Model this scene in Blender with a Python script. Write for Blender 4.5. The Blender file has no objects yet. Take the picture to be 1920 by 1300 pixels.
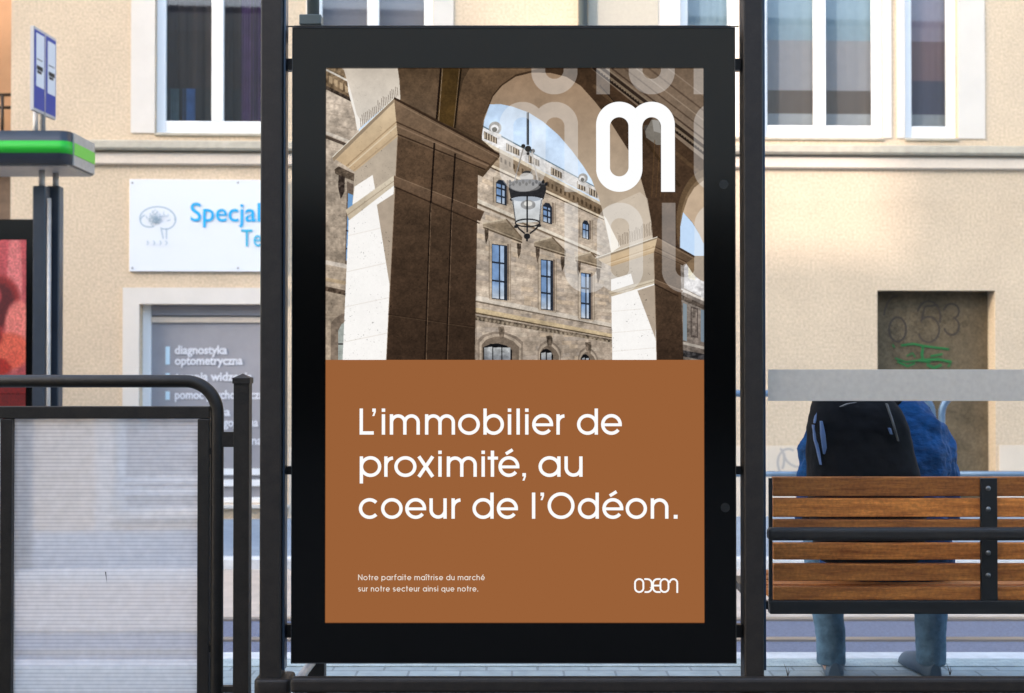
import bpy, math, random
import numpy as np
from mathutils import Vector, Matrix
random.seed(7)
C = bpy.context.scene.collection
S = bpy.context.scene
R = math.radians
PI = math.pi

# ---------------------------------------------------------------- camera, sky, sun, exposure
CAMH = 1.2
F = 2400.0                      # focal length in photograph pixels (1920 wide)
PITCH = math.atan(30 / F)
cam = bpy.data.cameras.new('camera'); camo = bpy.data.objects.new('camera', cam); C.objects.link(camo)
camo.location = (0, 0, CAMH); camo.rotation_euler = (R(90) + PITCH, 0, 0)
cam.sensor_width = 36; cam.lens = F / 1920 * 36; cam.clip_end = 500
cam.dof.use_dof = True; cam.dof.focus_distance = 4.0; cam.dof.aperture_fstop = 4.4
S.camera = camo
EXP = 2.7
S.view_settings.view_transform = 'Standard'; S.view_settings.look = 'None'
S.view_settings.exposure = EXP; S.view_settings.gamma = 1
SUN_A, SUN_E = R(52), R(22)     # light travels towards +x +y and down
w = bpy.data.worlds.new('World'); S.world = w; w.use_nodes = True
nt = w.node_tree; bg = nt.nodes['Background']; sk = nt.nodes.new('ShaderNodeTexSky')
sk.sky_type = 'NISHITA'; sk.sun_disc = False; sk.sun_elevation = SUN_E; sk.sun_rotation = R(180) + SUN_A
sk.air_density = 1.0; sk.dust_density = 3.0; sk.ozone_density = 1.0
nt.links.new(sk.outputs[0], bg.inputs[0]); bg.inputs[1].default_value = 0.15
sl = bpy.data.lights.new('sun', 'SUN'); so = bpy.data.objects.new('sun', sl); C.objects.link(so)
sl.energy = 0.8; sl.angle = R(0.6); sl.color = (1, .80, .70)
so.rotation_euler = Vector((math.sin(SUN_A) * math.cos(SUN_E), math.cos(SUN_A) * math.cos(SUN_E), -math.sin(SUN_E))).to_track_quat('-Z', 'Y').to_euler()
so.location = (-20, -25, 20)
S.cycles.max_bounces = 8; S.cycles.transparent_max_bounces = 12

# ---------------------------------------------------------------- pixel -> metre helpers
cp, sp = math.cos(PITCH), math.sin(PITCH)
def ray(px, py):
    u = (px - 960) / F; v = (650 - py) / F
    return Vector((u, cp - v * sp, sp + v * cp))
def P(px, py, Y):
    d = ray(px, py); t = Y / d.y
    return Vector((d.x * t, Y, CAMH + d.z * t))
def X(px, Y): return P(px, 680, Y).x
def Z(py, Y): return P(960, py, Y).z
def YG(py, z=0.0):              # depth at which the ground of height z is seen at row py
    d = ray(960, py); return (z - CAMH) / d.z * d.y
SL = 0.039                      # the facade is turned a little
WY = 12.0
TH = math.atan(SL)
def W(px, py, off=0.0):         # facade-local (u, z) seen at a pixel; off = metres in front of the wall
    d = ray(px, py); t = (WY - off) / (d.y - SL * d.x)
    return (d.x * t / math.cos(TH), CAMH + d.z * t)

# ---------------------------------------------------------------- colours and materials
def lin(c):
    c /= 255.0
    return c / 12.92 if c <= .04045 else ((c + .055) / 1.055) ** 2.4
def rgb(r, g, b): return (lin(r), lin(g), lin(b), 1)
def mat(name, col, rough=.6, metal=0, spec=.5, var=0, scale=8, bump=0, bscale=60, col2=None, coat=0, stretch=None, grain=0, gscale=45, rnd=0):
    m = bpy.data.materials.new(name); m.use_nodes = True
    n = m.node_tree; b = n.nodes['Principled BSDF']
    b.inputs['Base Color'].default_value = (*col[:3], 1); b.inputs['Roughness'].default_value = rough
    b.inputs['Metallic'].default_value = metal; b.inputs['Specular IOR Level'].default_value = spec
    b.inputs['Coat Weight'].default_value = coat
    tc = n.nodes.new('ShaderNodeTexCoord'); vec = tc.outputs['Object']
    if stretch:
        mp = n.nodes.new('ShaderNodeMapping'); mp.inputs['Scale'].default_value = stretch
        n.links.new(vec, mp.inputs[0]); vec = mp.outputs[0]
    if var or col2:
        t = n.nodes.new('ShaderNodeTexNoise'); t.inputs['Scale'].default_value = scale; t.inputs['Detail'].default_value = 8
        t.inputs['Roughness'].default_value = .65
        n.links.new(vec, t.inputs['Vector'])
        cr = n.nodes.new('ShaderNodeValToRGB'); cr.color_ramp.elements[0].position = .3; cr.color_ramp.elements[1].position = .7
        if col2:
            cr.color_ramp.elements[0].color = (*col[:3], 1); cr.color_ramp.elements[1].color = (*col2[:3], 1)
        else:
            cr.color_ramp.elements[0].color = (*[c * (1 - var) for c in col[:3]], 1)
            cr.color_ramp.elements[1].color = (*[min(1, c * (1 + var)) for c in col[:3]], 1)
        n.links.new(t.outputs[0], cr.inputs[0]); n.links.new(cr.outputs[0], b.inputs['Base Color'])
    if grain or rnd:
        src = b.inputs['Base Color'].links[0].from_socket if b.inputs['Base Color'].links else None
        hs = n.nodes.new('ShaderNodeHueSaturation')
        if src: n.links.new(src, hs.inputs['Color'])
        else: hs.inputs['Color'].default_value = (*col[:3], 1)
        g_ = n.nodes.new('ShaderNodeTexNoise'); g_.inputs['Scale'].default_value = gscale; g_.inputs['Detail'].default_value = 3; n.links.new(tc.outputs['Object'], g_.inputs['Vector'])
        r1 = n.nodes.new('ShaderNodeMapRange'); r1.inputs[1].default_value = .3; r1.inputs[2].default_value = .7; r1.inputs[3].default_value = 1 - grain; r1.inputs[4].default_value = 1 + grain
        n.links.new(g_.outputs[0], r1.inputs[0]); o_ = r1.outputs[0]
        if rnd:
            oi = n.nodes.new('ShaderNodeObjectInfo'); r2 = n.nodes.new('ShaderNodeMapRange'); r2.inputs[3].default_value = 1 - rnd; r2.inputs[4].default_value = 1 + rnd
            n.links.new(oi.outputs['Random'], r2.inputs[0]); mm = n.nodes.new('ShaderNodeMath'); mm.operation = 'MULTIPLY'; n.links.new(r2.outputs[0], mm.inputs[0]); n.links.new(o_, mm.inputs[1]); o_ = mm.outputs[0]
        n.links.new(o_, hs.inputs['Value']); n.links.new(hs.outputs[0], b.inputs['Base Color'])
    if bump:
        t2 = n.nodes.new('ShaderNodeTexNoise'); t2.inputs['Scale'].default_value = bscale; t2.inputs['Detail'].default_value = 6
        n.links.new(vec, t2.inputs['Vector'])
        bp = n.nodes.new('ShaderNodeBump'); bp.inputs['Strength'].default_value = bump; bp.inputs['Distance'].default_value = .01
        n.links.new(t2.outputs[0], bp.inputs['Height']); n.links.new(bp.outputs[0], b.inputs['Normal'])
    return m
def emis(name, col=None, attr=None):       # backlit print: shows at the given display colour
    m = bpy.data.materials.new(name); m.use_nodes = True; n = m.node_tree; n.nodes.clear()
    o = n.nodes.new('ShaderNodeOutputMaterial'); e = n.nodes.new('ShaderNodeEmission')
    e.inputs[1].default_value = 1 / 2 ** EXP
    if attr:
        a = n.nodes.new('ShaderNodeVertexColor'); a.layer_name = attr; n.links.new(a.outputs[0], e.inputs[0])
    else: e.inputs[0].default_value = col
    n.links.new(e.outputs[0], o.inputs[0]); return m
def glassmat(name, tint=(1, 1, 1, 1), refl=.06, frost=None, fw=0.0):
    m = bpy.data.materials.new(name); m.use_nodes = True; n = m.node_tree; n.nodes.clear()
    o = n.nodes.new('ShaderNodeOutputMaterial'); tr = n.nodes.new('ShaderNodeBsdfTransparent'); tr.inputs[0].default_value = tint
    gl = n.nodes.new('ShaderNodeBsdfGlossy'); gl.inputs['Roughness'].default_value = .02
    lw = n.nodes.new('ShaderNodeFresnel'); lw.inputs[0].default_value = 1.5
    mp = n.nodes.new('ShaderNodeMath'); mp.operation = 'MULTIPLY'; mp.inputs[1].default_value = refl / .04
    n.links.new(lw.outputs[0], mp.inputs[0])
    mx = n.nodes.new('ShaderNodeMixShader'); ge = n.nodes.new('ShaderNodeNewGeometry'); sb = n.nodes.new('ShaderNodeMath'); sb.operation = 'SUBTRACT'; sb.inputs[0].default_value = 1; n.links.new(ge.outputs['Backfacing'], sb.inputs[1])
    m2 = n.nodes.new('ShaderNodeMath'); m2.operation = 'MULTIPLY'; n.links.new(mp.outputs[0], m2.inputs[0]); n.links.new(sb.outputs[0], m2.inputs[1])
    n.links.new(m2.outputs[0], mx.inputs[0]); n.links.new(tr.outputs[0], mx.inputs[1]); n.links.new(gl.outputs[0], mx.inputs[2])
    last = mx
    n.links.new(last.outputs[0], o.inputs[0]); return m

M = {}
M['dark'] = mat('dark_powder_coat', (.0185, .0138, .0105), .55, spec=.4, var=.35, scale=30, grain=.2, gscale=220, bump=.15, bscale=400)
M['darkfence'] = mat('dark_fence_paint', (.0155, .0122, .0092), .5, spec=.35, var=.35, scale=20, grain=.2, gscale=220, bump=.15, bscale=300)
M['channel'] = mat('glazing_channel', (.05, .075, .11), .3, metal=.6)
M['case'] = mat('black_case_glass', (.0012, .0010, .0007), .14, spec=.5, bump=.01, bscale=4)
M['caseedge'] = mat('case_edge', (.02, .02, .02), .4)
M['lock'] = mat('lock_cap', (.014, .014, .013), .35)
M['wood'] = mat('bench_wood', (.27, .070, .010), .6, spec=.3, grain=.2, gscale=90, rnd=.35, col2=(.68, .235, .045), scale=5, stretch=(1.2, 12, 14), bump=.2, bscale=20)
M['bolt'] = mat('bolt_steel', (.22, .22, .22), .4, metal=.8)
M['strap'] = mat('strap_steel', (.008, .0072, .0065), .5, var=.2, scale=40)
M['plaster'] = mat('facade_plaster', (.60, .475, .335), .95, spec=.1, var=.08, scale=1.6, grain=.15, bump=.35, bscale=45)
M['trim'] = mat('facade_trim', (.68, .58, .47), .9, grain=.05, spec=.1, var=.05, scale=3, bump=.2, bscale=60)
M['surround'] = mat('window_surround', (.66, .61, .54), .9, spec=.1, var=.04, scale=3, bump=.15, bscale=60)
M['ledge'] = mat('ledge_stone', (.42, .38, .30), .9, spec=.1, var=.15, scale=10)
M['pvc'] = mat('white_window_frame', (.85, .85, .83), .35)
M['pane'] = glassmat('window_glass', (.88, .93, .95, 1), .055)
M['shelterglass'] = glassmat('shelter_glass', (.975, .985, .985, 1), .04)
M['panelwhite'] = mat('sign_board_white', (.70, .72, .74), .4)
M['blue'] = mat('sign_blue', (.0, .36, .70), .5)
M['cyan'] = mat('sign_cyan', (.02, .40, .62), .5)
M['greylogo'] = mat('sign_grey', (.33, .42, .48), .6)
M['film'] = mat('window_film', (.30, .29, .30), .5, var=.08, scale=4)
M['filmtext'] = mat('film_lettering', (.72, .72, .74), .5)
M['filmbar'] = mat('film_bar', (.55, .72, .80), .5)
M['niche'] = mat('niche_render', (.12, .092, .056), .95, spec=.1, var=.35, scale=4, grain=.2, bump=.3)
M['graf_dark'] = mat('graffiti_dark', (.052, .038, .025), .8)
M['graf_green'] = mat('graffiti_green', (.01, .13, .025), .7)
M['graf_grey'] = mat('graffiti_grey', (.42, .38, .34), .9)
M['plinth'] = mat('plinth_plaster', (.66, .56, .44), .95, spec=.1, var=.06, scale=2, bump=.2)
M['navy'] = mat('canopy_navy', (.025, .033, .045), .35, var=.15)
M['green'] = mat('canopy_green', (.01, .42, .02), .5)
M['alu'] = mat('canopy_aluminium', (.42, .40, .37), .5, metal=.3, var=.15, scale=20)
M['greenside'] = mat('canopy_green_side', (.16, .55, .05), .5)
M['bluesteel'] = mat('blue_grey_steel', (.10, .17, .26), .35, metal=.3, var=.2)
M['jacket'] = mat('blue_jacket', (.0015, .042, .135), .7, spec=.15, var=.45, scale=14, bump=1.0, bscale=16, stretch=(1, 1, 2.2))
M['pack'] = mat('black_backpack', (.0032, .0028, .0034), .9, spec=.2, var=.3, scale=20, bump=.5, bscale=14)
M['packgrey'] = mat('backpack_piping', (.08, .14, .28), .5)
M['packtape'] = mat('backpack_tape', (.10, .10, .10), .6)
M['jeans'] = mat('pale_denim', (.085, .145, .20), .9, spec=.1, var=.4, scale=18, bump=.5, bscale=25)
M['shoe'] = mat('grey_shoe', (.055, .085, .12), .7, var=.2)
M['skin'] = mat('skin', (.50, .30, .22), .5)
M['hair'] = mat('dark_hair', (.02, .013, .01), .6, bump=.8, bscale=60, stretch=(6, 1, 1))
M['orange'] = mat('orange_plaster', (.30, .175, .095), .9, var=.08, bump=.2)
M['brown'] = mat('brown_timber', (.10, .07, .05), .8, var=.3, scale=10)
M['greywall'] = mat('opposite_facade', (.78, .66, .52), .9, spec=.1, var=.08, scale=1)
M['shopdark'] = mat('opposite_shopfront', (.012, .011, .010), .8)
M['oppwin'] = mat('opposite_window', (.05, .06, .07), .2)
M['street_teal'] = mat('teal_grey_metal', (.07, .09, .09), .5)

def stripes(name, axis, freq, c1, c2, rough=.9, tile=None):
    m = mat(name, c1, rough, spec=.2); n = m.node_tree; b = n.nodes['Principled BSDF']
    tc = n.nodes.new('ShaderNodeTexCoord'); br = n.nodes.new('ShaderNodeTexBrick')
    br.inputs['Color1'].default_value = (*c1, 1); br.inputs['Color2'].default_value = (*[x * .88 for x in c1], 1); br.inputs['Mortar'].default_value = (*c2, 1)
    br.inputs['Scale'].default_value = freq; br.inputs['Mortar Size'].default_value = .012
    ns = n.nodes.new('ShaderNodeTexNoise'); ns.inputs['Scale'].default_value = 14; ns.inputs['Detail'].default_value = 8
    mx = n.nodes.new('ShaderNodeMixRGB'); mx.blend_type = 'MULTIPLY'; mx.inputs[0].default_value = .5
    n.links.new(tc.outputs['Object'], br.inputs['Vector']); n.links.new(tc.outputs['Object'], ns.inputs['Vector'])
    n.links.new(br.outputs[0], mx.inputs[1]); n.links.new(ns.outputs[0], mx.inputs[2]); n.links.new(mx.outputs[0], b.inputs['Base Color'])
    return m
M['platform'] = stripes('platform_paving', 0, 2.5, (.40, .47, .48), (.25, .29, .30))
M['tactile'] = stripes('tactile_paving', 0, 12, (.50, .58, .57), (.32, .37, .38))
M['kerbmat'] = mat('kerb_stone', (.55, .56, .56), .9, var=.15, scale=12)
M['asphalt'] = mat('asphalt', (.12, .135, .19), .9, var=.3, scale=60, bump=.4, bscale=200)
M['sand'] = mat('beige_paving', (.42, .36, .30), .95, var=.15, scale=8, bump=.3)
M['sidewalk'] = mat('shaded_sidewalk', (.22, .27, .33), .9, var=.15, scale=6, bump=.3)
M['pathm'] = mat('dark_asphalt', (.04, .038, .035), .9, var=.3, scale=50)
M['railm'] = mat('rail_steel', (.30, .26, .22), .4, metal=.6)

# ribbed translucent panel of the fence
def ribbed():
    m = bpy.data.materials.new('ribbed_polycarbonate'); m.use_nodes = True; n = m.node_tree; n.nodes.clear()
    o = n.nodes.new('ShaderNodeOutputMaterial')
    tc = n.nodes.new('ShaderNodeTexCoord'); sx = n.nodes.new('ShaderNodeSeparateXYZ'); n.links.new(tc.outputs['Object'], sx.inputs[0])
    mu = n.nodes.new('ShaderNodeMath'); mu.operation = 'MULTIPLY'; mu.inputs[1].default_value = 2 * PI / .0117; n.links.new(sx.outputs[2], mu.inputs[0])
    si = n.nodes.new('ShaderNodeMath'); si.operation = 'SINE'; n.links.new(mu.outputs[0], si.inputs[0])
    cr = n.nodes.new('ShaderNodeValToRGB'); mr = n.nodes.new('ShaderNodeMapRange'); mr.inputs[1].default_value = -1
    n.links.new(si.outputs[0], mr.inputs[0]); n.links.new(mr.outputs[0], cr.inputs[0])
    cr.color_ramp.elements[0].position = .0; cr.color_ramp.elements[0].color = (.68, .66, .67, 1)
    cr.color_ramp.elements[1].position = .45; cr.color_ramp.elements[1].color = (.95, .92, .90, 1)
    ns = n.nodes.new('ShaderNodeTexNoise'); ns.inputs['Scale'].default_value = 35; ns.inputs['Detail'].default_value = 8
    mx = n.nodes.new('ShaderNodeMixRGB'); mx.blend_type = 'MULTIPLY'; mx.inputs[0].default_value = .35
    n.links.new(tc.outputs['Object'], ns.inputs['Vector']); n.links.new(cr.outputs[0], mx.inputs[1]); n.links.new(ns.outputs[0], mx.inputs[2])
    df = n.nodes.new('ShaderNodeBsdfDiffuse'); tl = n.nodes.new('ShaderNodeBsdfTranslucent')
    rf = n.nodes.new('ShaderNodeBsdfRefraction'); rf.inputs['IOR'].default_value = 1.1; rf.inputs['Roughness'].default_value = .16; rf.inputs[0].default_value = (.95, .95, 1, 1)
    n.links.new(mx.outputs[0], df.inputs[0]); n.links.new(mx.outputs[0], tl.inputs[0]); 
    a = n.nodes.new('ShaderNodeMixShader'); a.inputs[0].default_value = .5; n.links.new(df.outputs[0], a.inputs[1]); n.links.new(tl.outputs[0], a.inputs[2])
    b = n.nodes.new('ShaderNodeMixShader'); b.inputs[0].default_value = .29; n.links.new(a.outputs[0], b.inputs[1]); n.links.new(rf.outputs[0], b.inputs[2])
    n.links.new(b.outputs[0], o.inputs[0]); return m
M['ribbed'] = ribbed()
def frosted():
    m = bpy.data.materials.new('frosted_strip'); m.use_nodes = True; n = m.node_tree; n.nodes.clear()
    o = n.nodes.new('ShaderNodeOutputMaterial'); tc = n.nodes.new('ShaderNodeTexCoord')
    ns = n.nodes.new('ShaderNodeTexNoise'); ns.inputs['Scale'].default_value = 60; ns.inputs['Detail'].default_value = 6
    cr = n.nodes.new('ShaderNodeValToRGB'); cr.color_ramp.elements[0].color = (.62, .59, .54, 1); cr.color_ramp.elements[1].color = (.80, .77, .70, 1)
    n.links.new(tc.outputs['Object'], ns.inputs['Vector']); n.links.new(ns.outputs[0], cr.inputs[0])
    df = n.nodes.new('ShaderNodeBsdfDiffuse'); tl = n.nodes.new('ShaderNodeBsdfTranslucent'); a = n.nodes.new('ShaderNodeMixShader'); a.inputs[0].default_value = .5
    n.links.new(cr.outputs[0], df.inputs[0]); n.links.new(cr.outputs[0], tl.inputs[0]); n.links.new(df.outputs[0], a.inputs[1]); n.links.new(tl.outputs[0], a.inputs[2])
    n.links.new(a.outputs[0], o.inputs[0]); return m
M['frosted'] = frosted()

# ---------------------------------------------------------------- object helpers
ORG = {}
def tag(o, label=None, cat=None, group=None, kind=None):
    if label: o['label'] = label
    if cat: o['category'] = cat
    if group: o['group'] = group
    if kind: o['kind'] = kind
    return o
def thing(name, label, cat, loc=(0, 0, 0), group=None, rotz=0, local=False):
    o = bpy.data.objects.new(name, None); o.empty_display_size = .1; C.objects.link(o)
    o.location = loc; o.rotation_euler = (0, 0, rotz)
    ORG[o] = Vector((0, 0, 0)) if local else Vector(loc)
    return tag(o, label, cat, group)
class MB:
    def __init__(s): s.v = []; s.f = []; s.sm = False
    def box(s, x0, x1, y0, y1, z0, z1):
        x0, x1 = min(x0, x1), max(x0, x1); y0, y1 = min(y0, y1), max(y0, y1); z0, z1 = min(z0, z1), max(z0, z1)
        k = len(s.v)
        s.v += [(x0, y0, z0), (x1, y0, z0), (x1, y1, z0), (x0, y1, z0), (x0, y0, z1), (x1, y0, z1), (x1, y1, z1), (x0, y1, z1)]
        s.f += [tuple(k + i for i in q) for q in ((0, 3, 2, 1), (4, 5, 6, 7), (0, 1, 5, 4), (1, 2, 6, 5), (2, 3, 7, 6), (3, 0, 4, 7))]
        return s
    def face(s, pts):
        k = len(s.v); s.v += [tuple(p) for p in pts]; s.f.append(tuple(range(k, k + len(pts)))); return s
    def tube(s, path, r, n=16, caps=True):
        path = [Vector(p) for p in path]; rr = r if isinstance(r, (list, tuple)) else [r] * len(path)
        k = len(s.v); prev = None
        for i, p in enumerate(path):
            t = (path[min(i + 1, len(path) - 1)] - path[max(i - 1, 0)]).normalized()
            if prev is None:
                a = t.orthogonal().normalized()
            else:
                a = (prev - t * prev.dot(t)).normalized()
            prev = a; b = t.cross(a)
            q = rr[i]; qa, qb = q if isinstance(q, tuple) else (q, q)
            for j in range(n):
                th = 2 * PI * j / n; s.v.append(tuple(p + a * math.cos(th) * qa + b * math.sin(th) * qb))
        for i in range(len(path) - 1):
            for j in range(n):
                s.f.append((k + i * n + j, k + i * n + (j + 1) % n, k + (i + 1) * n + (j + 1) % n, k + (i + 1) * n + j))
        if caps:
            s.f.append(tuple(k + j for j in reversed(range(n)))); m = k + (len(path) - 1) * n; s.f.append(tuple(m + j for j in range(n)))
        s.sm = True; return s
    def rings(s, rings, close=True):
        k = len(s.v); n = len(rings[0])
        for r_ in rings: s.v += [tuple(p) for p in r_]
        for i in range(len(rings) - 1):
            for j in range(n):
                s.f.append((k + i * n + j, k + i * n + (j + 1) % n, k + (i + 1) * n + (j + 1) % n, k + (i + 1) * n + j))
        if close:
            s.f.append(tuple(k + j for j in reversed(range(n)))); m = k + (len(rings) - 1) * n; s.f.append(tuple(m + j for j in range(n)))
        s.sm = True; return s
    def ell(s, c, r, n=16, m=10, rot=None):
        rg = []
        for i in range(m + 1):
            ph = PI * (i + .02) / (m + .04) - PI / 2; ring = []
            for j in range(n):
                th = 2 * PI * j / n
                p = Vector((r[0] * math.cos(ph) * math.cos(th), r[1] * math.cos(ph) * math.sin(th), r[2] * math.sin(ph)))
                if rot: p = rot @ p
                ring.append(Vector(c) + p)
            rg.append(ring)
        return s.rings(rg)
    def build(s, name, m, parent=None, bevel=0, smooth=None):
        me = bpy.data.meshes.new(name); off = ORG.get(parent, Vector((0, 0, 0))) if parent else Vector((0, 0, 0))
        me.from_pydata([tuple(Vector(v) - off) for v in s.v], [], s.f); me.update()
        me.materials.append(m)
        if (s.sm if smooth is None else smooth):
            me.polygons.foreach_set('use_smooth', [len(p.vertices) <= 4 for p in me.polygons])
        o = bpy.data.objects.new(name, me); C.objects.link(o)
        if parent: o.parent = parent; ORG[o] = off
        if bevel:
            b = o.modifiers.new('bevel', 'BEVEL'); b.width = bevel; b.segments = 3; b.limit_method = 'ANGLE'; b.angle_limit = R(40)
        return o
def box(name, m, parent, x0, x1, y0, y1, z0, z1, bevel=0): return MB().box(x0, x1, y0, y1, z0, z1).build(name, m, parent, bevel)
def textmesh(name, s, m, parent, loc, size, width=None, bold=0, depth=.002):
    cu = bpy.data.curves.new(name, 'FONT'); cu.body = s; cu.size = size; cu.offset = bold; cu.extrude = depth; cu.resolution_u = 4
    tmp = bpy.data.objects.new('tmp', cu); C.objects.link(tmp)
    me = bpy.data.meshes.new_from_object(tmp.evaluated_get(bpy.context.evaluated_depsgraph_get())); me.name = name
    bpy.data.objects.remove(tmp)
    co = np.zeros(len(me.vertices) * 3); me.vertices.foreach_get('co', co); co = co.reshape(-1, 3)
    co[:, 0] -= co[:, 0].min()
    if width: co[:, 0] *= width / co[:, 0].max()
    # stand the text up (x right, z up), facing -y
    out = np.stack([co[:, 0], -co[:, 2], co[:, 1]], 1) + np.array(loc) - np.array(ORG.get(parent, Vector((0, 0, 0))))
    me.vertices.foreach_set('co', out.ravel()); me.update()
    me.materials.clear(); me.materials.append(m)
    o = bpy.data.objects.new(name, me); C.objects.link(o); o.parent = parent; ORG[o] = ORG.get(parent, Vector((0, 0, 0)))
    return o

# ================================================================ GROUND
ZS = -0.32
def sheet(name, m, y0, y1, z, x0=-40, x1=40):
    o = MB().face([(x0, y0, z), (x1, y0, z), (x1, y1, z), (x0, y1, z)]).build(name, m); tag(o, kind='structure'); return o
sheet('ground', M['asphalt'], -150, 250, ZS - .03, -200, 200)
pe = YG(1225)                                   # platform edge
pt = YG(1251)
tag(box('platform', M['platform'], None, -30, 30, 4.12, pt, ZS - .02, 0), kind='structure')
tag(box('path', M['pathm'], None, -30, 30, 1.0, 4.12, ZS - .02, -.001), kind='structure')
tag(box('platform_edge', M['tactile'], None, -30, 30, pt, pe - .12, ZS - .02, .004), kind='structure')
tag(box('platform_kerb', M['kerbmat'], None, -30, 30, pe - .12, pe, ZS - .02, .006, .008), kind='structure')
sheet('track', M['asphalt'], pe, YG(1160, ZS), ZS)
for yy in (YG(1201, ZS), YG(1163, ZS)):
    tag(box('track_rail', M['railm'], None, -30, 30, yy - .035, yy + .035, ZS, ZS + .012), kind='structure')
sheet('road', M['sand'], YG(1160, ZS), YG(1069, ZS), ZS + .004)
ys = YG(1069, ZS)
tag(box('kerb', M['kerbmat'], None, -30, 30, ys, ys + .15, ZS - .02, ZS + .08, .01), kind='structure')
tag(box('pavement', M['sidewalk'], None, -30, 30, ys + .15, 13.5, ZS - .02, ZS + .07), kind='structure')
tag(box('opposite_pavement', M['pathm'], None, -60, 60, -14, 1.0, ZS - .02, -.004), kind='structure')

# ================================================================ BUILDING
bld = thing('building', 'cream plastered building behind the stop with white windows and a moulded ledge', 'building', (0, WY, 0), rotz=TH, local=True)
zb = ZS + .07
wz0 = W(300, 250)[1]; wz1 = wz0 + 2.0
def U(px): return W(px, 400)[0]
wins = [(290, 520, 2), (585, 812, 2), (1275, 1385, 1), (1425, 1657, 2), (1697, 1797, 1)]
holes = [(U(a), U(b), wz0, wz1, .10) for a, b, k in wins]
sx0, sx1 = W(262, 600)[0], W(538, 600)[0]; sz0, sz1 = W(400, 946)[1], W(400, 571)[1]
holes.append((sx0, sx1, sz0, sz1, .16))
nx0, nx1 = W(1645, 600)[0], W(1866, 600)[0]; nz1 = W(1700, 545)[1]
ND = .17
holes.append((nx0, nx1, zb - .05, nz1, ND))
UL = W(20, 300)[0]
def wall(m, parent, u0, u1, z0, z1, holes):
    us = sorted({u0, u1} | {h[0] for h in holes} | {h[1] for h in holes}); zs = sorted({z0, z1} | {h[2] for h in holes if h[2] > z0} | {h[3] for h in holes})
    b = MB()
    for i in range(len(us) - 1):
        for j in range(len(zs) - 1):
            cu, cz = (us[i] + us[i + 1]) / 2, (zs[j] + zs[j + 1]) / 2
            if any(h[0] < cu < h[1] and h[2] < cz < h[3] for h in holes): continue
            b.face([(us[i], 0, zs[j]), (us[i + 1], 0, zs[j]), (us[i + 1], 0, zs[j + 1]), (us[i], 0, zs[j + 1])])
    for a, c, e, g, d in holes:
        e = max(e, z0)
        b.face([(a, 0, e), (a, d, e), (a, d, g), (a, 0, g)]); b.face([(c, 0, e), (c, 0, g), (c, d, g), (c, d, e)])
        b.face([(a, 0, g), (a, d, g), (c, d, g), (c, 0, g)]); b.face([(a, 0, e), (c, 0, e), (c, d, e), (a, d, e)])
    b.face([(u0, 0, z0), (u0, 0, z1), (u0, 8, z1), (u0, 8, z0)]); b.face([(u1, 0, z0), (u1, 8, z0), (u1, 8, z1), (u1, 0, z1)])
    b.face([(u0, 0, z1), (u1, 0, z1), (u1, 8, z1), (u0, 8, z1)]); b.face([(u0, 8, z0), (u0, 8, z1), (u1, 8, z1), (u1, 8, z0)])
    return b.build('wall', m, parent)
wall(M['plaster'], bld, UL, 14, zb - .05, 11, holes)
box('roof', M['brown'], bld, UL - .2, 14.2, -.4, 8.2, 11.003, 11.3)
# inside of window: curtains at left, flat colour-banded sheets at right
def banded_mat(name, bands):
    m = mat(name, (.3, .3, .3), .9, spec=.1); n = m.node_tree; b = n.nodes['Principled BSDF']
    tc = n.nodes.new('ShaderNodeTexCoord'); s_ = n.nodes.new('ShaderNodeSeparateXYZ'); n.links.new(tc.outputs['Object'], s_.inputs[0])
    mr = n.nodes.new('ShaderNodeMapRange'); mr.inputs[1].default_value = wz0; mr.inputs[2].default_value = wz0 + 1.6; n.links.new(s_.outputs[2], mr.inputs[0])
    cr = n.nodes.new('ShaderNodeValToRGB'); cr.color_ramp.interpolation = 'CONSTANT'
    el = cr.color_ramp.elements; el[0].position = 0; el[0].color = (*bands[0][1], 1); el[1].position = bands[1][0]; el[1].color = (*bands[1][1], 1)
    for p, c in bands[2:]: e = el.new(p); e.color = (*c, 1)
    ns = n.nodes.new('ShaderNodeTexNoise'); ns.inputs['Scale'].default_value = 14; ns.inputs['Detail'].default_value = 9; ns.inputs['Roughness'].default_value = .8
    mx = n.nodes.new('ShaderNodeMixRGB'); mx.blend_type = 'MULTIPLY'; mx.inputs[0].default_value = .4
    n.links.new(tc.outputs['Object'], ns.inputs['Vector'])
    n.links.new(mr.outputs[0], cr.inputs[0]); n.links.new(cr.outputs[0], mx.inputs[1]); n.links.new(ns.outputs[0], mx.inputs[2]); n.links.new(mx.outputs[0], b.inputs['Base Color']); return m
g1, g2, g3, g4 = (.26, .26, .26), (.09, .07, .06), (.23, .22, .23), (.20, .27, .31)
cl_r = banded_mat('grey_bands', [(0, g1), (.16, g2), (.30, g3), (.60, g4)])  # flat bands of colour by height behind the right panes
cl_p = banded_mat('mixed_bands', [(0, g1), (.16, (.05, .05, .08)), (.36, (.15, .09, .10)), (.60, (.24, .19, .23))])
cl_l = banded_mat('dark_curtain', [(0, (.022, .024, .028)), (.28, (.03, .024, .026)), (.62, (.038, .031, .034)), (.9, (.02, .04, .11))])
cl_m = banded_mat('mid_curtain', [(0, (.18, .17, .18)), (.5, (.2, .18, .2)), (.8, (.16, .15, .18)), (.9, (.1, .2, .4))])
cls = [cl_l, cl_m, cl_r, cl_r, cl_p]
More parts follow.
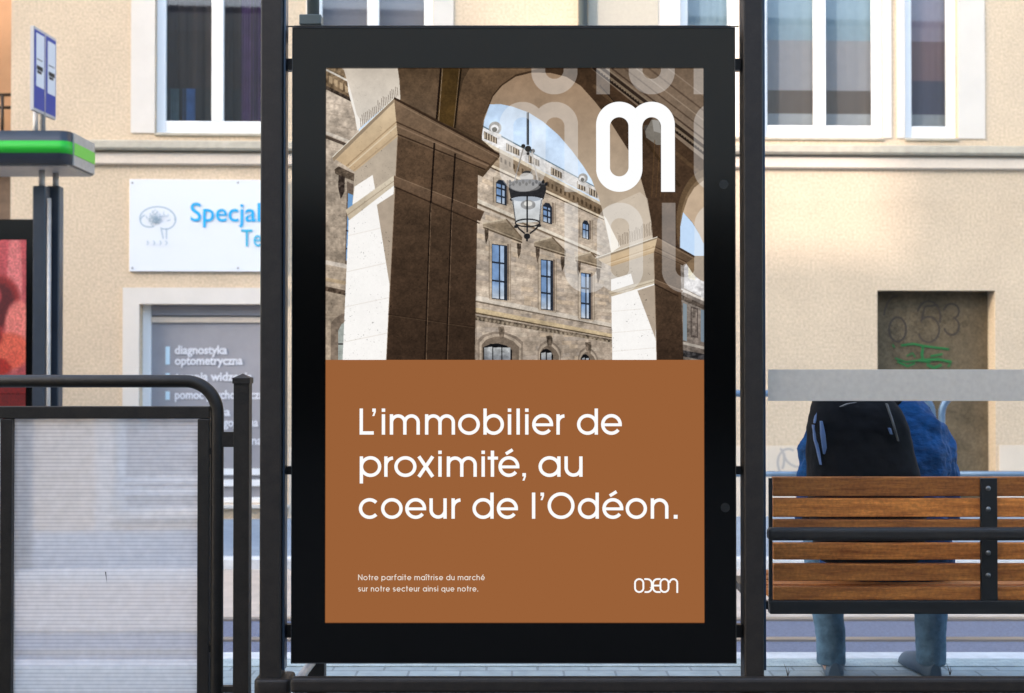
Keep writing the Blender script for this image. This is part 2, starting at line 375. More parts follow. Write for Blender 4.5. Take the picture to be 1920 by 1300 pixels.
def inner_sheet(a, b_, y, m, parent, z0, z1, amp=.018):
    n = 60; mb = MB(); k = 0
    for i in range(n + 1):
        u = a + (b_ - a) * i / n; yy = y + amp * math.sin(i * .9) + amp * .6 * math.sin(i * 2.3)
        mb.v += [(u, yy, z0), (u, yy, z1)]
    for i in range(n): mb.f.append((2 * i, 2 * i + 2, 2 * i + 3, 2 * i + 1))
    mb.sm = True; return mb.build('inner_sheet', m, parent)
for (a, b_, k), cm in zip(wins, cls):
    u0, u1 = U(a), U(b_); fw = .085
    fr = MB(); 
    y0, y1 = .05, .105
    fr.box(u0, u0 + fw, y0, y1, wz0, wz1).box(u1 - fw, u1, y0, y1, wz0, wz1).box(u0 + fw, u1 - fw, y0, y1, wz0, wz0 + .125).box(u0 + fw, u1 - fw, y0, y1, wz1 - .1, wz1)
    if k == 2: fr.box((u0 + u1) / 2 - .055, (u0 + u1) / 2 + .055, y0 - .004, y1, wz0 + .125, wz1 - .1)
    f = fr.build('window', M['pvc'], bld, bevel=.008)
    MB().face([(u0 + .05, .085, wz0 + .1), (u1 - .05, .085, wz0 + .1), (u1 - .05, .085, wz1 - .08), (u0 + .05, .085, wz1 - .08)]).build('pane', M['pane'], f)
    inner_sheet(u0, u1, .15, cm, f, wz0 - .02, wz1, .018 if cm is cl_l else .0012)
    MB().box(u0 - .02, u1 + .02, .26, .28, wz0 - .05, wz1 + .05).build('sheet_back', M['film'], f)
    MB().box(u0 - .0, u1 + .0, -.02, .05, wz0 - .025, wz0 + .002).build('sill', M['ledge'], f, bevel=.005)
# blue cloths hanging in the left window
for px0, px1, c in ((345, 372, (.05, .11, .24)), (305, 340, (.05, .08, .09)), (455, 500, (.06, .025, .075))):
    ml = mat('hanging_cloth', c, .9, var=.3, scale=10)
    z1_ = W(300, 160)[1] if px0 < 400 else wz1
    inner_sheet(U(px0) - .05, U(px1) - .05, .14, ml, bld, wz0, z1_, .01)
# plaster surrounds of the windows
d = .012
for a, b_, l, r_ in ((290, 520, 45, 12), (585, 812, 12, 38), (1275, 1385, 40, 12), (1425, 1657, 12, 15), (1697, 1797, 15, 50)):
    ua, ua1, ub, ub1 = U(a - l), U(a) - .001, U(b_) + .001, U(b_ + r_); zt_ = wz1 + .002; zz = wz1 + .2; sr = MB()
    out = [(ua, wz0), (ua1, wz0), (ua1, zt_), (ub, zt_), (ub, wz0), (ub1, wz0), (ub1, zz), (ua, zz)]
    sr.v = [(u, -d, z) for u, z in out] + [(u, 0, z) for u, z in out]; n_ = 8
    sr.f = [(0, 1, 2, 7), (2, 3, 6, 7), (3, 4, 5, 6)] + [(i, i + 8, (i + 1) % 8 + 8, (i + 1) % 8) for i in range(8)]
    sr.build('window_surround', M['surround'], bld)
# ledge and moulding
lz1, lz0 = W(330, 266, .1)[1], W(330, 281, .1)[1]; mz0 = W(330, 309, .04)[1]
lg = MB(); prof = [(0, lz1 + .03), (-.09, lz1 + .005), (-.10, lz0 + .02), (-.085, lz0), (0, lz0)]
def extr(prof, u0, u1):
    b = MB(); b.rings([[(u0, y, z) for y, z in prof], [(u1, y, z) for y, z in prof]]); b.sm = False; return b
extr(prof, UL - .0, 14).build('ledge', M['ledge'], bld)
extr([(0, lz0), (-.03, lz0 - .012), (-.045, lz0 - .03), (-.045, mz0 + .012), (-.03, mz0), (0, mz0)], UL, 14).build('moulding', M['trim'], bld)
# plinth band with pale paint
pz1 = W(1480, 836)[1]
pl = MB(); pl.box(W(541, 900)[0], nx0 - .001, -.012, 0, zb, pz1).box(nx1 + .03, 14, -.012, 0, zb, pz1)
pl.build('plinth', M['plinth'], bld)
box('base_course', M['plinth'], bld, UL + .001, W(541, 900)[0] - .002, -.03, 0, zb, W(400, 985)[1] + .06)
# downpipe
dpu = U(1092)
MB().tube([(dpu, -.07, lz1 + .02), (dpu, -.07, 10.5)], .045).build('downpipe', M['street_teal'], bld)
box('facade_strip', mat('grey_facade_strip', (.40, .37, .30), .9, grain=.06), bld, U(1103), U(1235) - .001, -.02, 0, wz0 - .02, 10.4)  # thin grey strip on the wall right of the downpipe
# niche back
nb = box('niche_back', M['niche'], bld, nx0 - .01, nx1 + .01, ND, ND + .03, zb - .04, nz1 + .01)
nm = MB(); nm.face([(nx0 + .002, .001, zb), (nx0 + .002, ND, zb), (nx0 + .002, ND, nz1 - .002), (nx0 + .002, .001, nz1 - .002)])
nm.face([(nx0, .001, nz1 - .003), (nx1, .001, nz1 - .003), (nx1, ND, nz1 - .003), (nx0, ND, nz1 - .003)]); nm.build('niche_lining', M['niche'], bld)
def ribbon(mb, pts, wd, y):
    pts = [Vector((p[0], p[1])) for p in pts]; k = len(mb.v); n = len(pts)
    for i, p in enumerate(pts):
        t = (pts[min(i + 1, n - 1)] - pts[max(i - 1, 0)]).normalized(); nn = Vector((-t.y, t.x)) * wd / 2
        mb.v += [(p.x - nn.x, y, p.y - nn.y), (p.x + nn.x, y, p.y + nn.y)]
    for i in range(n - 1): mb.f.append((k + 2 * i, k + 2 * i + 2, k + 2 * i + 3, k + 2 * i + 1))
def arc(cx, cy, rx, ry, a0, a1, n=24): return [(cx + rx * math.cos(R(a0 + (a1 - a0) * i / n)), cy + ry * math.sin(R(a0 + (a1 - a0) * i / n))) for i in range(n + 1)]
def wp(pts, off=-.17): return [W(x, y, off) for x, y in pts]
def pxarc(cx, cy, rx, ry, a0, a1, n=24): return [(x, y) for x, y in [(cx + rx * math.cos(R(a0 + (a1 - a0) * i / n)), cy - ry * math.sin(R(a0 + (a1 - a0) * i / n))) for i in range(n + 1)]]
gd = MB(); yk = .167
for i, path in enumerate([pxarc(1684, 618, 16, 23, 0, 360), pxarc(1684, 600, 26, 45, 170, 90), pxarc(1742, 618, 20, 24, 140, -160), [(1728, 604), (1735, 575), (1760, 572)], pxarc(1742, 595, 22, 30, 160, -20), pxarc(1785, 612, 14, 16, 80, -170), pxarc(1785, 584, 14, 14, 170, -70)]):
    ribbon(gd, wp(path), .016, yk - i * .0006)
gd.build('graffiti', M['graf_dark'], bld)
gg = MB()
for i, path in enumerate([[(1674, 646), (1678, 652)], [(1690, 648), (1712, 645), (1740, 650), (1780, 655)], [(1731, 650), (1729, 664), (1731, 676)], [(1679, 672), (1700, 679), (1722, 676), (1745, 680)], [(1683, 678), (1702, 687), (1716, 681)], [(1722, 676), (1760, 674), (1784, 679), (1778, 688)], [(1700, 668), (1712, 662), (1716, 670)], [(1745, 668), (1768, 664)], [(1738, 684), (1752, 690), (1766, 684)]]):
    ribbon(gg, wp(path), .015 + .006 * (i % 3), yk - .006 - i * .0006)
gg.build('graffiti', M['graf_green'], bld)
gy = MB()
for i, path in enumerate([pxarc(1478, 868, 20, 26, 60, 250), pxarc(1500, 850, 30, 26, 180, 290), pxarc(1462, 862, 8, 20, 90, -60), pxarc(1530, 872, 28, 18, 150, 330)]):
    ribbon(gy, wp(path, .012), .022, -.0135 - i * .0006)
gy.build('graffiti', M['graf_grey'], bld)

# shop window with grey film and lettering
shop = MB(); fy = .10
shop.box(sx0, sx0 + .075, fy, .16, sz0, sz1).box(sx1 - .06, sx1, fy, .16, sz0, sz1).box(sx0 + .075, sx1 - .06, fy, .16, sz0, sz0 + .05)
sh = shop.build('window', M['pvc'], bld, bevel=.006)
box('frame_head', M['film'], sh, sx0 + .075, sx1 - .06, .11, .16, sz1 - .10, sz1 - .002)
box('blind_rail', M['trim'], sh, sx0 + .077, sx1 - .062, .115, .15, W(400, 604)[1], W(400, 594)[1])
box('film', M['film'], sh, sx0 + .075, sx1 - .06, .14, .155, W(400, 880)[1], sz1 - .1)
box('transom', M['pvc'], sh, sx0 + .075, sx1 - .06, .105, .15, W(400, 893)[1], W(400, 881)[1])
box('lower_pane', M['film'], sh, sx0 + .075, sx1 - .06, .14, .15, sz0 + .05, W(400, 894)[1])
box('transom', M['pvc'], sh, sx0 + .075, sx1 - .06, .105, .15, W(400, 914)[1], W(400, 902)[1])
box('sill', M['surround'], sh, sx0 - .02, sx1 + .02, -.06, .099, sz0 - .035, sz0 - .001, .006)
box('frame_surround', M['surround'], bld, W(231, 600)[0], sx0 - .001, -.02, 0, W(400, 985)[1] + .06, W(400, 540)[1])
box('frame_surround', M['surround'], bld, sx0 - .001, sx1 + .001, -.02, 0, sz1 + .002, W(400, 540)[1])
def wt(s, px, py, hpx, wpx, m, parent, off=-.136, bold=.0):
    u, z = W(px, py, off); u2, _ = W(px + wpx, py, off); 
    return textmesh('lettering', s, m, parent, (u, -off - .003, z), hpx / 200 * 1.38, u2 - u, bold)
for s_, px, py, wpx in (('diagnostyka', 329, 664, 98), ('optometryczna', 329, 684, 127), ('terapia widzenia', 329, 714, 145), ('pomoc psychologiczna', 329, 748, 176), ('terapia', 361, 780, 72), ('pedagogiczna', 385, 800, 100), ('logopedyczna', 371, 834, 122)):
    wt(s_, px, py, 16.5, wpx, M['filmtext'], sh, bold=.003)
for y0_, y1_ in ((650, 684), (700, 716), (734, 750), (768, 802)):
    u0, z0_ = W(311, y1_, -.13); u1, z1_ = W(319, y0_, -.13)
    box('text_bar', M['filmbar'], sh, u0, u1, .1345, .139, z0_, z1_)

# the white clinic sign
u0, z0_ = W(242, 509, .03); u1, z1_ = W(537, 338, .03)
cs = thing('wall_sign', 'white rectangular board with blue lettering and a brain drawing on the cream wall', 'sign', (0, WY, 0), rotz=TH, local=True)
box('board', M['panelwhite'], cs, u0, u1, -.03, -.002, z0_, z1_, .003)
wt('Specjal', 357, 415, 36, 131, M['blue'], cs, off=.032, bold=.0015)
wt('Te', 452, 462, 33, 38, M['cyan'], cs, off=.032, bold=.0)
br = MB(); k = 0
def rb(path, wd, off=.031):
    global k
    ribbon(br, wp(path, off), wd, -.0305 - k * .0004); k += 1
rb(pxarc(295, 410, 33, 22, 200, -10), .012); rb(pxarc(310, 412, 19, 18, 60, -120), .012); rb(pxarc(280, 414, 17, 12, 120, 300), .012)
rb([(302, 430), (306, 448)], .01); rb([(312, 428), (312, 448)], .01)
rnd = random.Random(3)
for i in range(34):
    a = rnd.uniform(0, 2 * PI); q = rnd.uniform(0, .85); cx, cy = 295 + 28 * q * math.cos(a), 410 + 17 * q * math.sin(a)
    rb(pxarc(cx, cy, rnd.uniform(3, 7), rnd.uniform(2.5, 6), rnd.uniform(0, 360), rnd.uniform(90, 400), 8), .007)
for x_ in (276, 288, 300, 311): rb([(x_, 452), (x_ + 3, 456), (x_, 460)], .009)
br.build('brain_drawing', M['greylogo'], cs)
for px, py in ((248, 343), (446, 343), (248, 503), (446, 503)):
    u, z = W(px, py, .031); MB().tube([(u, -.028, z), (u, -.034, z)], .009, 10).build('screw', M['bolt'], cs)

# orange neighbour at far left
ob = thing('neighbour_building', 'orange plastered house just past the cream building at the far left edge', 'building', (-9, 15, 0))
xr = X(21, 14.6)
box('wall', M['orange'], ob, -16, xr + .6, 14.6, 20, ZS, 9)
nz = Z(330, 14.55)
box('gate', M['brown'], ob, X(-120, 14.5), X(24, 14.5), 14.5, 14.58, ZS, nz)
rl = MB()
for py in (178, 202): rl.tube([(X(-150, 14.2), 14.2, Z(py, 14.2)), (X(19, 14.2), 14.2, Z(py, 14.2))], .018)
for px in (-60, 2): rl.tube([(X(px, 14.2), 14.2, Z(178, 14.2)), (X(px, 14.2), 14.2, Z(262, 14.2))], .018)
rl.build('balcony_railing', M['dark'], ob)
box('balcony', M['ledge'], ob, X(-150, 14.1), X(19, 14.1), 14.1, 14.599, Z(275, 14.1), Z(262, 14.1))

# ================================================================ FAR STOP (left)
fs = thing('far_stop_shelter', 'small far tram shelter with a dark flat canopy striped in green', 'bus shelter', (-3.6, 9.5, ZS + .08))
def rrect_prism(x0, x1, y0, y1, z0, z1, rad, n=6):
    ring = []
    for cx, cy, a0 in ((x1 - rad, y0 + rad, -90), (x1 - rad, y1 - rad, 0), (x0 + rad, y1 - rad, 90), (x0 + rad, y0 + rad, 180)):
        for i in range(n + 1): a = R(a0 + 90 * i / n); ring.append((cx + rad * math.cos(a), cy + rad * math.sin(a)))
    b = MB(); b.rings([[(x, y, z0) for x, y in ring], [(x, y, z1) for x, y in ring]]); return b
cy0 = 9.2; cy1 = 9.82
cx1 = X(126, cy0); cz1, cz0 = Z(245, cy0), Z(307, cy0); gz1, gz0 = Z(264, cy0), Z(287, cy0)
ca = rrect_prism(-7, cx1, cy0, cy1, cz0, cz1, .07).build('canopy', M['navy'], fs)
rrect_prism(-7.003, cx1 + .003, cy0 - .003, cy1 + .003, gz0, gz1, .073).build('green_stripe', M['green'], ca)
box('side_cap', M['alu'], ca, cx1 + .001, cx1 + .012, cy0 + .09, cy1 - .07, cz0 + .002, cz1 - .002)
box('side_stripe', M['greenside'], ca, cx1 + .010, cx1 + .016, cy0 + .092, cy1 - .072, gz0, gz1)
box('soffit', M['alu'], ca, -6.9, cx1 - .02, cy0 + .05, cy1 - .05, cz0 - .012, cz0 - .001)
for px, yy in ((77, 9.45), (103, 9.6)):
    x_ = X(px, yy)
    MB().tube([(x_, yy, Z(355, yy)), (x_, yy, cz0 - .01)], .022).build('post', M['alu'], fs)
    box('post', M['navy'], fs, x_ - .052, x_ + .045, yy - .05, yy + .05, ZS + .07, Z(350, yy), .012)
MB().tube([(X(91, 9.42), 9.42, ZS + .07), (X(91, 9.42), 9.42, Z(372, 9.42))], .014).build('conduit', M['alu'], fs)
# small red poster case
fc = thing('poster_case', 'black poster case with a red and pink picture beneath the far green striped canopy', 'poster case', (-4.0, 9.5, ZS + .08))
box('case', M['case'], fc, -5.2, X(62, 9.4), 9.4, 9.5, Z(1010, 9.4), Z(411, 9.4), .01)
box('leg', M['dark'], fc, -4.6, -4.5, 9.42, 9.48, ZS + .07, Z(1011, 9.4)); box('leg', M['dark'], fc, -4.0, -3.9, 9.42, 9.48, ZS + .07, Z(1011, 9.4))

# bus-stop flag
ff = thing('stop_sign', 'narrow white and blue stop flag on a pole rising above the green striped canopy', 'stop sign', (X(78, 9.5), 9.5, ZS + .08))
xp = X(78, 9.5)
MB().tube([(xp, 9.5, Z(262, 9.5) - .0), (xp, 9.5, Z(62, 9.5))], .02).build('pole', M['alu'], ff)
MB().tube([(xp - .075, 9.56, cz1), (xp - .075, 9.56, Z(205, 9.5))], .02).build('pole', M['alu'], ff)
fx = X(57, 9.3); fxe = X(100, 9.7)
fb = MB(); za, zc = Z(48, 9.3), Z(206, 9.3)
blm = mat('flag_blue', (.03, .05, .30), .5); edge_m = mat('flag_edge', (.5, .48, .46), .5)
def slab(mb, t0, t1, z0, z1, out0, out1):
    A = Vector((fx, 9.3)); B = Vector((fxe, 9.7)); t = (B - A); nn = Vector((t.y, -t.x)).normalized()
    q = [A + t * t0 + nn * out0, A + t * t1 + nn * out0, A + t * t1 + nn * out1, A + t * t0 + nn * out1]
    mb.rings([[(p.x, p.y, z0) for p in q], [(p.x, p.y, z1) for p in q]]); mb.sm = False; return mb
H_ = za - zc
slab(MB(), 0, 1, zc, za, -.012, .012).build('plate', edge_m, ff)
slab(MB(), .03, .97, zc + .02, za - .02, .0125, .014).build('blue_field', blm, ff)
slab(MB(), .10, .44, zc + H_ * .30, za - .04, .0145, .016).build('white_field', M['panelwhite'], ff)
slab(MB(), .60, .94, zc + H_ * .28, za - .05, .0145, .016).build('white_field', M['panelwhite'], ff)
for t0 in (.12, .64):
    for a_, b_, c_, d_ in ((0, .26, .50, .55), (.02, .2, .46, .49), (0, .24, .62, .63)): slab(MB(), t0 + a_, t0 + b_, zc + H_ * c_, zc + H_ * d_, .0165, .018).build('pictogram', M['strap'], ff)

# ================================================================ HOOP BARRIER ACROSS THE TRACK (right)
by = 9.75
hb = thing('barrier', 'blue grey tubular hoop barrier across the street behind the seated person', 'railing', (X(1756, by), by, ZS + .0))
def hoop(pxl, pxr):
    x0, x1 = X(pxl, by), X(pxr, by); zt = Z(738, by); rad = .16
    pts = [(x0, by, ZS), (x0, by, Z(830, by))]
    pts = [(x0, by, ZS), (x0, by, zt - .33)] + [(x0 - .05 * math.sin(PI * t) * 0 , by, zt - .33 + .17 * t) for t in (.3, .7)] 
    pts += [(x0 + rad - rad * math.cos(a), by, zt - rad + rad * math.sin(a)) for a in [PI / 2 * i / 8 for i in range(9)]]
    pts += [(x1 - rad + rad * math.sin(a), by, zt - rad + rad * math.cos(a)) for a in [PI / 2 * i / 8 for i in range(9)]]
    pts += [(x1, by, zt - .3), (x1, by, ZS)]
    MB().tube(pts, .026).build('hoop', M['bluesteel'], hb)
    zl = Z(889, by); MB().tube([(x0, by, zl), (x1, by, zl)], .022).build('lower_rail', M['bluesteel'], hb)
hoop(1330, 1748); hoop(1765, 2200)

# ================================================================ NEAR FENCE (left)
fy_ = 4.0
fn = thing('fence', 'dark tubular platform fence with ribbed translucent panels and a capped end post', 'fence', (X(200, fy_), fy_, 0))
tr_ = .0198; tz = Z(715, fy_); tx = X(408, fy_)
rad = .10
path = [(X(-700, fy_), fy_, tz)] + [(tx - rad + rad * math.sin(a), fy_, tz - rad + rad * math.cos(a)) for a in [PI / 2 * i / 12 for i in range(13)]] + [(tx, fy_, .12)]
path += [(tx - .02, fy_, .08), (X(-700, fy_), fy_, .08)]
MB().tube(path, tr_, 24).build('top_tube', M['darkfence'], fn)
fz1, fz0 = Z(762, fy_), Z(785, fy_)
fr = MB(); y0, y1 = fy_ - .016, fy_ + .018
xa0, xa1 = X(373, fy_), X(395, fy_); xb0, xb1 = X(5, fy_), X(27, fy_)
fr.box(X(-700, fy_), xa1, y0, y1, fz0, fz1).box(xa0, xa1, y0 - .001, y1 + .001, .16, fz0 - .001).box(xb0, xb1, y0 - .001, y1 + .001, .16, fz0 - .001).box(X(-700, fy_), xa1, y0, y1, .125, .159)
fr.build('panel_frame', M['darkfence'], fn, bevel=.003)
for a, b_ in ((xb1, xa0), (X(-340, fy_), xb0)):
    MB().face([(a, fy_ + .004, .16), (b_, fy_ + .004, .16), (b_, fy_ + .004, fz0), (a, fy_ + .004, fz0)]).build('ribbed_panel', M['ribbed'], fn)
mk = MB(); x_, z_ = X(199, fy_), Z(1083, fy_); mk.face([(x_ - .002, fy_ + .002, z_ + .018), (x_ + .002, fy_ + .002, z_ + .017), (x_ + .005, fy_ + .002, z_ - .02), (x_ + .002, fy_ + .002, z_ - .005)]); mk.build('scratch', M['strap'], fn)
box('panel_clip', M['darkfence'], fn, xa1 - .001, tx - tr_ + .004, fy_ - .012, fy_ + .012, Z(852, fy_), Z(840, fy_))
box('panel_clip', M['darkfence'], fn, xa1 - .001, tx - tr_ + .004, fy_ - .012, fy_ + .012, .3, .32)
pw0, pw1 = X(441, fy_), X(470, fy_); pzt = Z(712, fy_); pm = (pw0 + pw1) / 2
pp = box('post', M['darkfence'], fn, pw0, pw1, fy_ - .024, fy_ + .024, 0, pzt, .002)
cap = MB(); e = .003; zt = pzt - .012
cap.v = [(pw0 - e, fy_ - .027, zt), (pw1 + e, fy_ - .027, zt), (pw1 + e, fy_ + .027, zt), (pw0 - e, fy_ + .027, zt), (pw0 - e, fy_ - .027, zt + .017), (pw1 + e, fy_ - .027, zt + .017), (pw1 + e, fy_ + .027, zt + .017), (pw0 - e, fy_ + .027, zt + .017), (pm, fy_, zt + .031)]
cap.f = [(0, 3, 2, 1), (0, 1, 5, 4), (1, 2, 6, 5), (2, 3, 7, 6), (3, 0, 4, 7), (4, 5, 8), (5, 6, 8), (6, 7, 8), (7, 4, 8)]
cap.build('post_cap', M['darkfence'], pp)
for za_, zb_ in ((Z(838, fy_), Z(810, fy_)), (Z(1298, fy_), Z(1286, fy_))):
    box('connector', M['darkfence'], fn, tx + tr_ - .006, pw0 + .001, fy_ - .012, fy_ + .012, za_, zb_)

# ================================================================ SHELTER
shl = thing('tram_shelter', 'dark metal frame of the near tram shelter with clear glass and a frosted strip', 'bus shelter', (X(960, 4), 4.0, 0))
pf = 3.95
for pa, pb, ch in ((487, 528, 536), (1395, 1432, 1438)):
    zbot = .0 if pa > 1000 else 0
    p = box('post', M['dark'], shl, X(pa, pf), X(pb, pf), pf, pf + .075, 0.0, 3.0, .006)
    box('glazing_channel', M['channel'], p, X(pb, pf) + .001, X(pb, pf) + .0085, pf + .012, pf + .06, .25, 3.0, .002)
    if pa < 1000:
        cb = rrect_prism(X(479, pf), X(547, pf), pf - .022, pf + .097, Z(1303, pf), Z(1272, pf), .02).build('collar', M['dark'], p, bevel=.008)
# bottom rail
zr = Z(1287, 3.93)
box('bottom_rail', M['dark'], shl, X(548, 3.93), 3.2, 3.905, 3.945, Z(1302, 3.905), Z(1272, 3.905), .012)
# mid rail
box('mid_rail', M['dark'], shl, X(1439, 4.0), 3.2, 3.99, 4.03, Z(1014, 4.0), Z(990, 4.0), .012)
# glass panes
gp = box('glass_pane', M['shelterglass'], shl, X(1440, 3.985), 3.2, 3.984, 3.988, Z(1268, 3.98), 2.95)
fzt = Z(693, 3.98); fzb = Z(752, 3.98)
box('frosted_strip', M['frosted'], gp, X(1440, 3.98), 3.2, 3.979, 3.981, fzb, fzt)
box('glass_pane', M['shelterglass'], shl, X(543, 3.99), X(1386, 3.99), 3.984, 3.988, Z(50, 3.99), 2.95)
box('glass_edge', M['strap'], shl, X(538, 3.99), X(1386, 3.99), 3.982, 3.990, Z(51.2, 3.99), Z(50, 3.99))
MB().tube([(X(586, 4.4), 4.4, Z(30, 4.4)), (X(586, 4.4), 4.4, 2.95)], .021).build('roof_strut', M['street_teal'], shl)
box('strut_foot', M['street_teal'], shl, X(562, 4.4), X(603, 4.4), 4.37, 4.43, Z(50, 4.4), Z(31, 4.4), .004)
box('beam', M['dark'], shl, X(552, 4.4), X(1370, 4.4), 4.37, 4.43, Z(78, 4.4), Z(50.5, 4.4) - .002, .004)
# braces under the case
MB().box(X(582, 4.5), X(613, 4.5), 4.45, 4.5, 0, .35).build('rear_post', M['dark'], shl)
MB().tube([(X(549, 4.05), 4.05, Z(1290, 4.05)), (X(592, 4.5), 4.5, Z(1235, 4.5))], .014).build('brace', M['alu'], shl)

# ================================================================ POSTER CASE
cf = 3.955; Yp = 3.966
pc = thing('advertising_case', 'large black glazed case holding the brown and stone arcade property poster', 'poster case', (X(964, cf), cf, 0))
x0, x1, z1, z0 = X(548, cf), X(1378.5, cf), Z(53, cf), Z(1243, cf)
ix0, ix1, iz1, iz0 = X(611, Yp), X(1319.5, Yp), Z(129, Yp), Z(1167.5, Yp)
box('back_box', M['caseedge'], pc, x0 + .003, x1 - .003, Yp + .003, 4.09, z0 + .003, z1 - .003)
fr = MB(); fr.box(x0, ix0, cf, Yp + .002, z0, z1).box(ix1, x1, cf, Yp + .002, z0, z1).box(ix0, ix1, cf, Yp + .002, iz1, z1).box(ix0, ix1, cf, Yp + .002, z0, iz0)
fr.build('glazed_border', M['case'], pc)
rim = MB(); e = .002
rim.box(x0 - e, x0, cf - .004, 4.09, z0 - e, z1 + e).box(x1, x1 + e, cf - .004, 4.09, z0 - e, z1 + e).box(x0, x1, cf - .004, 4.09, z1, z1 + e).box(x0, x1, cf - .004, 4.09, z0 - e, z0)
rim.build('rim', M['caseedge'], pc, bevel=.001)
for px, py in ((1357, 346), (1360, 952)):
    c_ = P(px, py, cf); MB().tube([(c_.x, cf - .0012, c_.z), (c_.x, cf + .002, c_.z)], .0145, 24).build('lock', M['lock'], pc)
for py0, py1 in ((110, 131), (875, 890), (1172, 1196)):
    for a, b_ in ((541, 548), (1379, 1388)):
        box('bracket', M['strap'], pc, X(a, 4.0) - .012, X(b_, 4.0) + .012, 4.0, 4.03, Z(py1, 4.0), Z(py0, 4.0))
pob = MB().box(ix0, ix1, Yp, Yp + .002, iz0, iz1).build('poster', emis('poster_brown', rgb(155, 97, 56)), pc)

# ---- paint the stone arcade print with numpy, one colour per grid vertex
PX0, PX1, PY0, PY1 = 611, 1320, 129, 675
SS = 2
IW, IH = (PX1 - PX0) * SS, (PY1 - PY0) * SS
rs = np.random.RandomState(11)
gy_, gx_ = np.mgrid[0:IH, 0:IW].astype(np.float32)
gx_ = gx_ / SS + PX0; gy_ = gy_ / SS + PY0
img = np.zeros((IH, IW, 3), np.float32)
def vnoise(sx, sy, seed):
    r_ = np.random.RandomState(seed); h, w_ = int(IH / SS / sy) + 3, int(IW / SS / sx) + 3
    g = r_.rand(h, w_).astype(np.float32); fx_ = (gx_ - PX0) / sx; fy2 = (gy_ - PY0) / sy
    ix = fx_.astype(int); iy = fy2.astype(int); a = fx_ - ix; b = fy2 - iy; a = a * a * (3 - 2 * a); b = b * b * (3 - 2 * b)
    return (g[iy, ix] * (1 - a) + g[iy, ix + 1] * a) * (1 - b) + (g[iy + 1, ix] * (1 - a) + g[iy + 1, ix + 1] * a) * b
def fbm(s, seed): return (vnoise(s, s, seed) * .5 + vnoise(s / 2, s / 2, seed + 1) * .25 + vnoise(s / 4, s / 4, seed + 2) * .15 + vnoise(s / 8, s / 8, seed + 3) * .1) - .5
N1, N2, N3 = fbm(40, 1), fbm(12, 9), fbm(5, 20)
SPK = (vnoise(2.2, 1.8, 55) > .93) & (vnoise(22, 18, 66) > .45)
def pmask(pts):
    pts = np.array(pts, float); x0_, x1_ = pts[:, 0].min(), pts[:, 0].max(); y0_, y1_ = pts[:, 1].min(), pts[:, 1].max()
    c0, c1 = max(0, int((x0_ - PX0) * SS) - 1), min(IW, int((x1_ - PX0) * SS) + 2); r0, r1 = max(0, int((y0_ - PY0) * SS) - 1), min(IH, int((y1_ - PY0) * SS) + 2)
    if c0 >= c1 or r0 >= r1: return None
    X_ = gx_[r0:r1, c0:c1]; Y_ = gy_[r0:r1, c0:c1]; ins = np.zeros(X_.shape, bool); n = len(pts); j = n - 1
    for i in range(n):
        xi, yi = pts[i]; xj, yj = pts[j]
        if yi != yj: ins ^= ((yi > Y_) != (yj > Y_)) & (X_ < (xj - xi) * (Y_ - yi) / (yj - yi) + xi)
        j = i
    return r0, r1, c0, c1, ins
def paint(pts, c, c2=None, axis=1, n1=0, n2=0, n3=0, spk=0, alpha=1.0, tint=None):
    q = pmask(pts)
    if q is None: return
    r0, r1, c0, c1, ins = q; sl_ = (slice(r0, r1), slice(c0, c1)); col = np.array(c, np.float32)
    if c2 is not None:
        pa = np.array(pts, float); lo, hi = pa[:, axis].min(), pa[:, axis].max(); t = (((gy_ if axis else gx_)[sl_] - lo) / (hi - lo)).clip(0, 1)[..., None]
        col = col * (1 - t) + np.array(c2, np.float32) * t
    else: col = np.broadcast_to(col, ins.shape + (3,))
    f = 1 + n1 * N1[sl_] * 2 + n2 * N2[sl_] * 2 + n3 * N3[sl_] * 2
    if spk: f = f * np.where(SPK[sl_], 1 - spk, 1)
    out = col * f[..., None]; A = (ins * alpha)[..., None]
    img[sl_] = img[sl_] * (1 - A) + out * A
def pline(p, q, wd, c, alpha=1.0):
    p = np.array(p, float); q = np.array(q, float); t = q - p; t /= np.hypot(*t); nn = np.array([-t[1], t[0]]) * wd / 2
    paint([p + nn, q + nn, q - nn, p - nn], c, alpha=alpha)
def pell(cx, cy, rx, ry, c, a0=0, a1=360, alpha=1.0, **k): paint([(cx + rx * math.cos(R(a0 + (a1 - a0) * i / 40)), cy + ry * math.sin(R(a0 + (a1 - a0) * i / 40))) for i in range(41)], c, alpha=alpha, **k)
def band(p0, p1, h0, h1, c, c2=None, **k):      # sloping band between two x positions with heights h0 (left) and h1 (right)
    paint([p0, p1, (p1[0], p1[1] + h1), (p0[0], p0[1] + h0)], c, c2, **k)
# sky
paint([(611, 129), (1320, 129), (1320, 675), (611, 675)], (190, 216, 242), (240, 245, 250), n1=.16, n2=.06)
# palace across the court
ST = (193, 174, 148)
paint([(890, 255), (1150, 392), (1150, 675), (880, 675)], ST, (168, 150, 128), n1=.10, n2=.07, n3=.06)
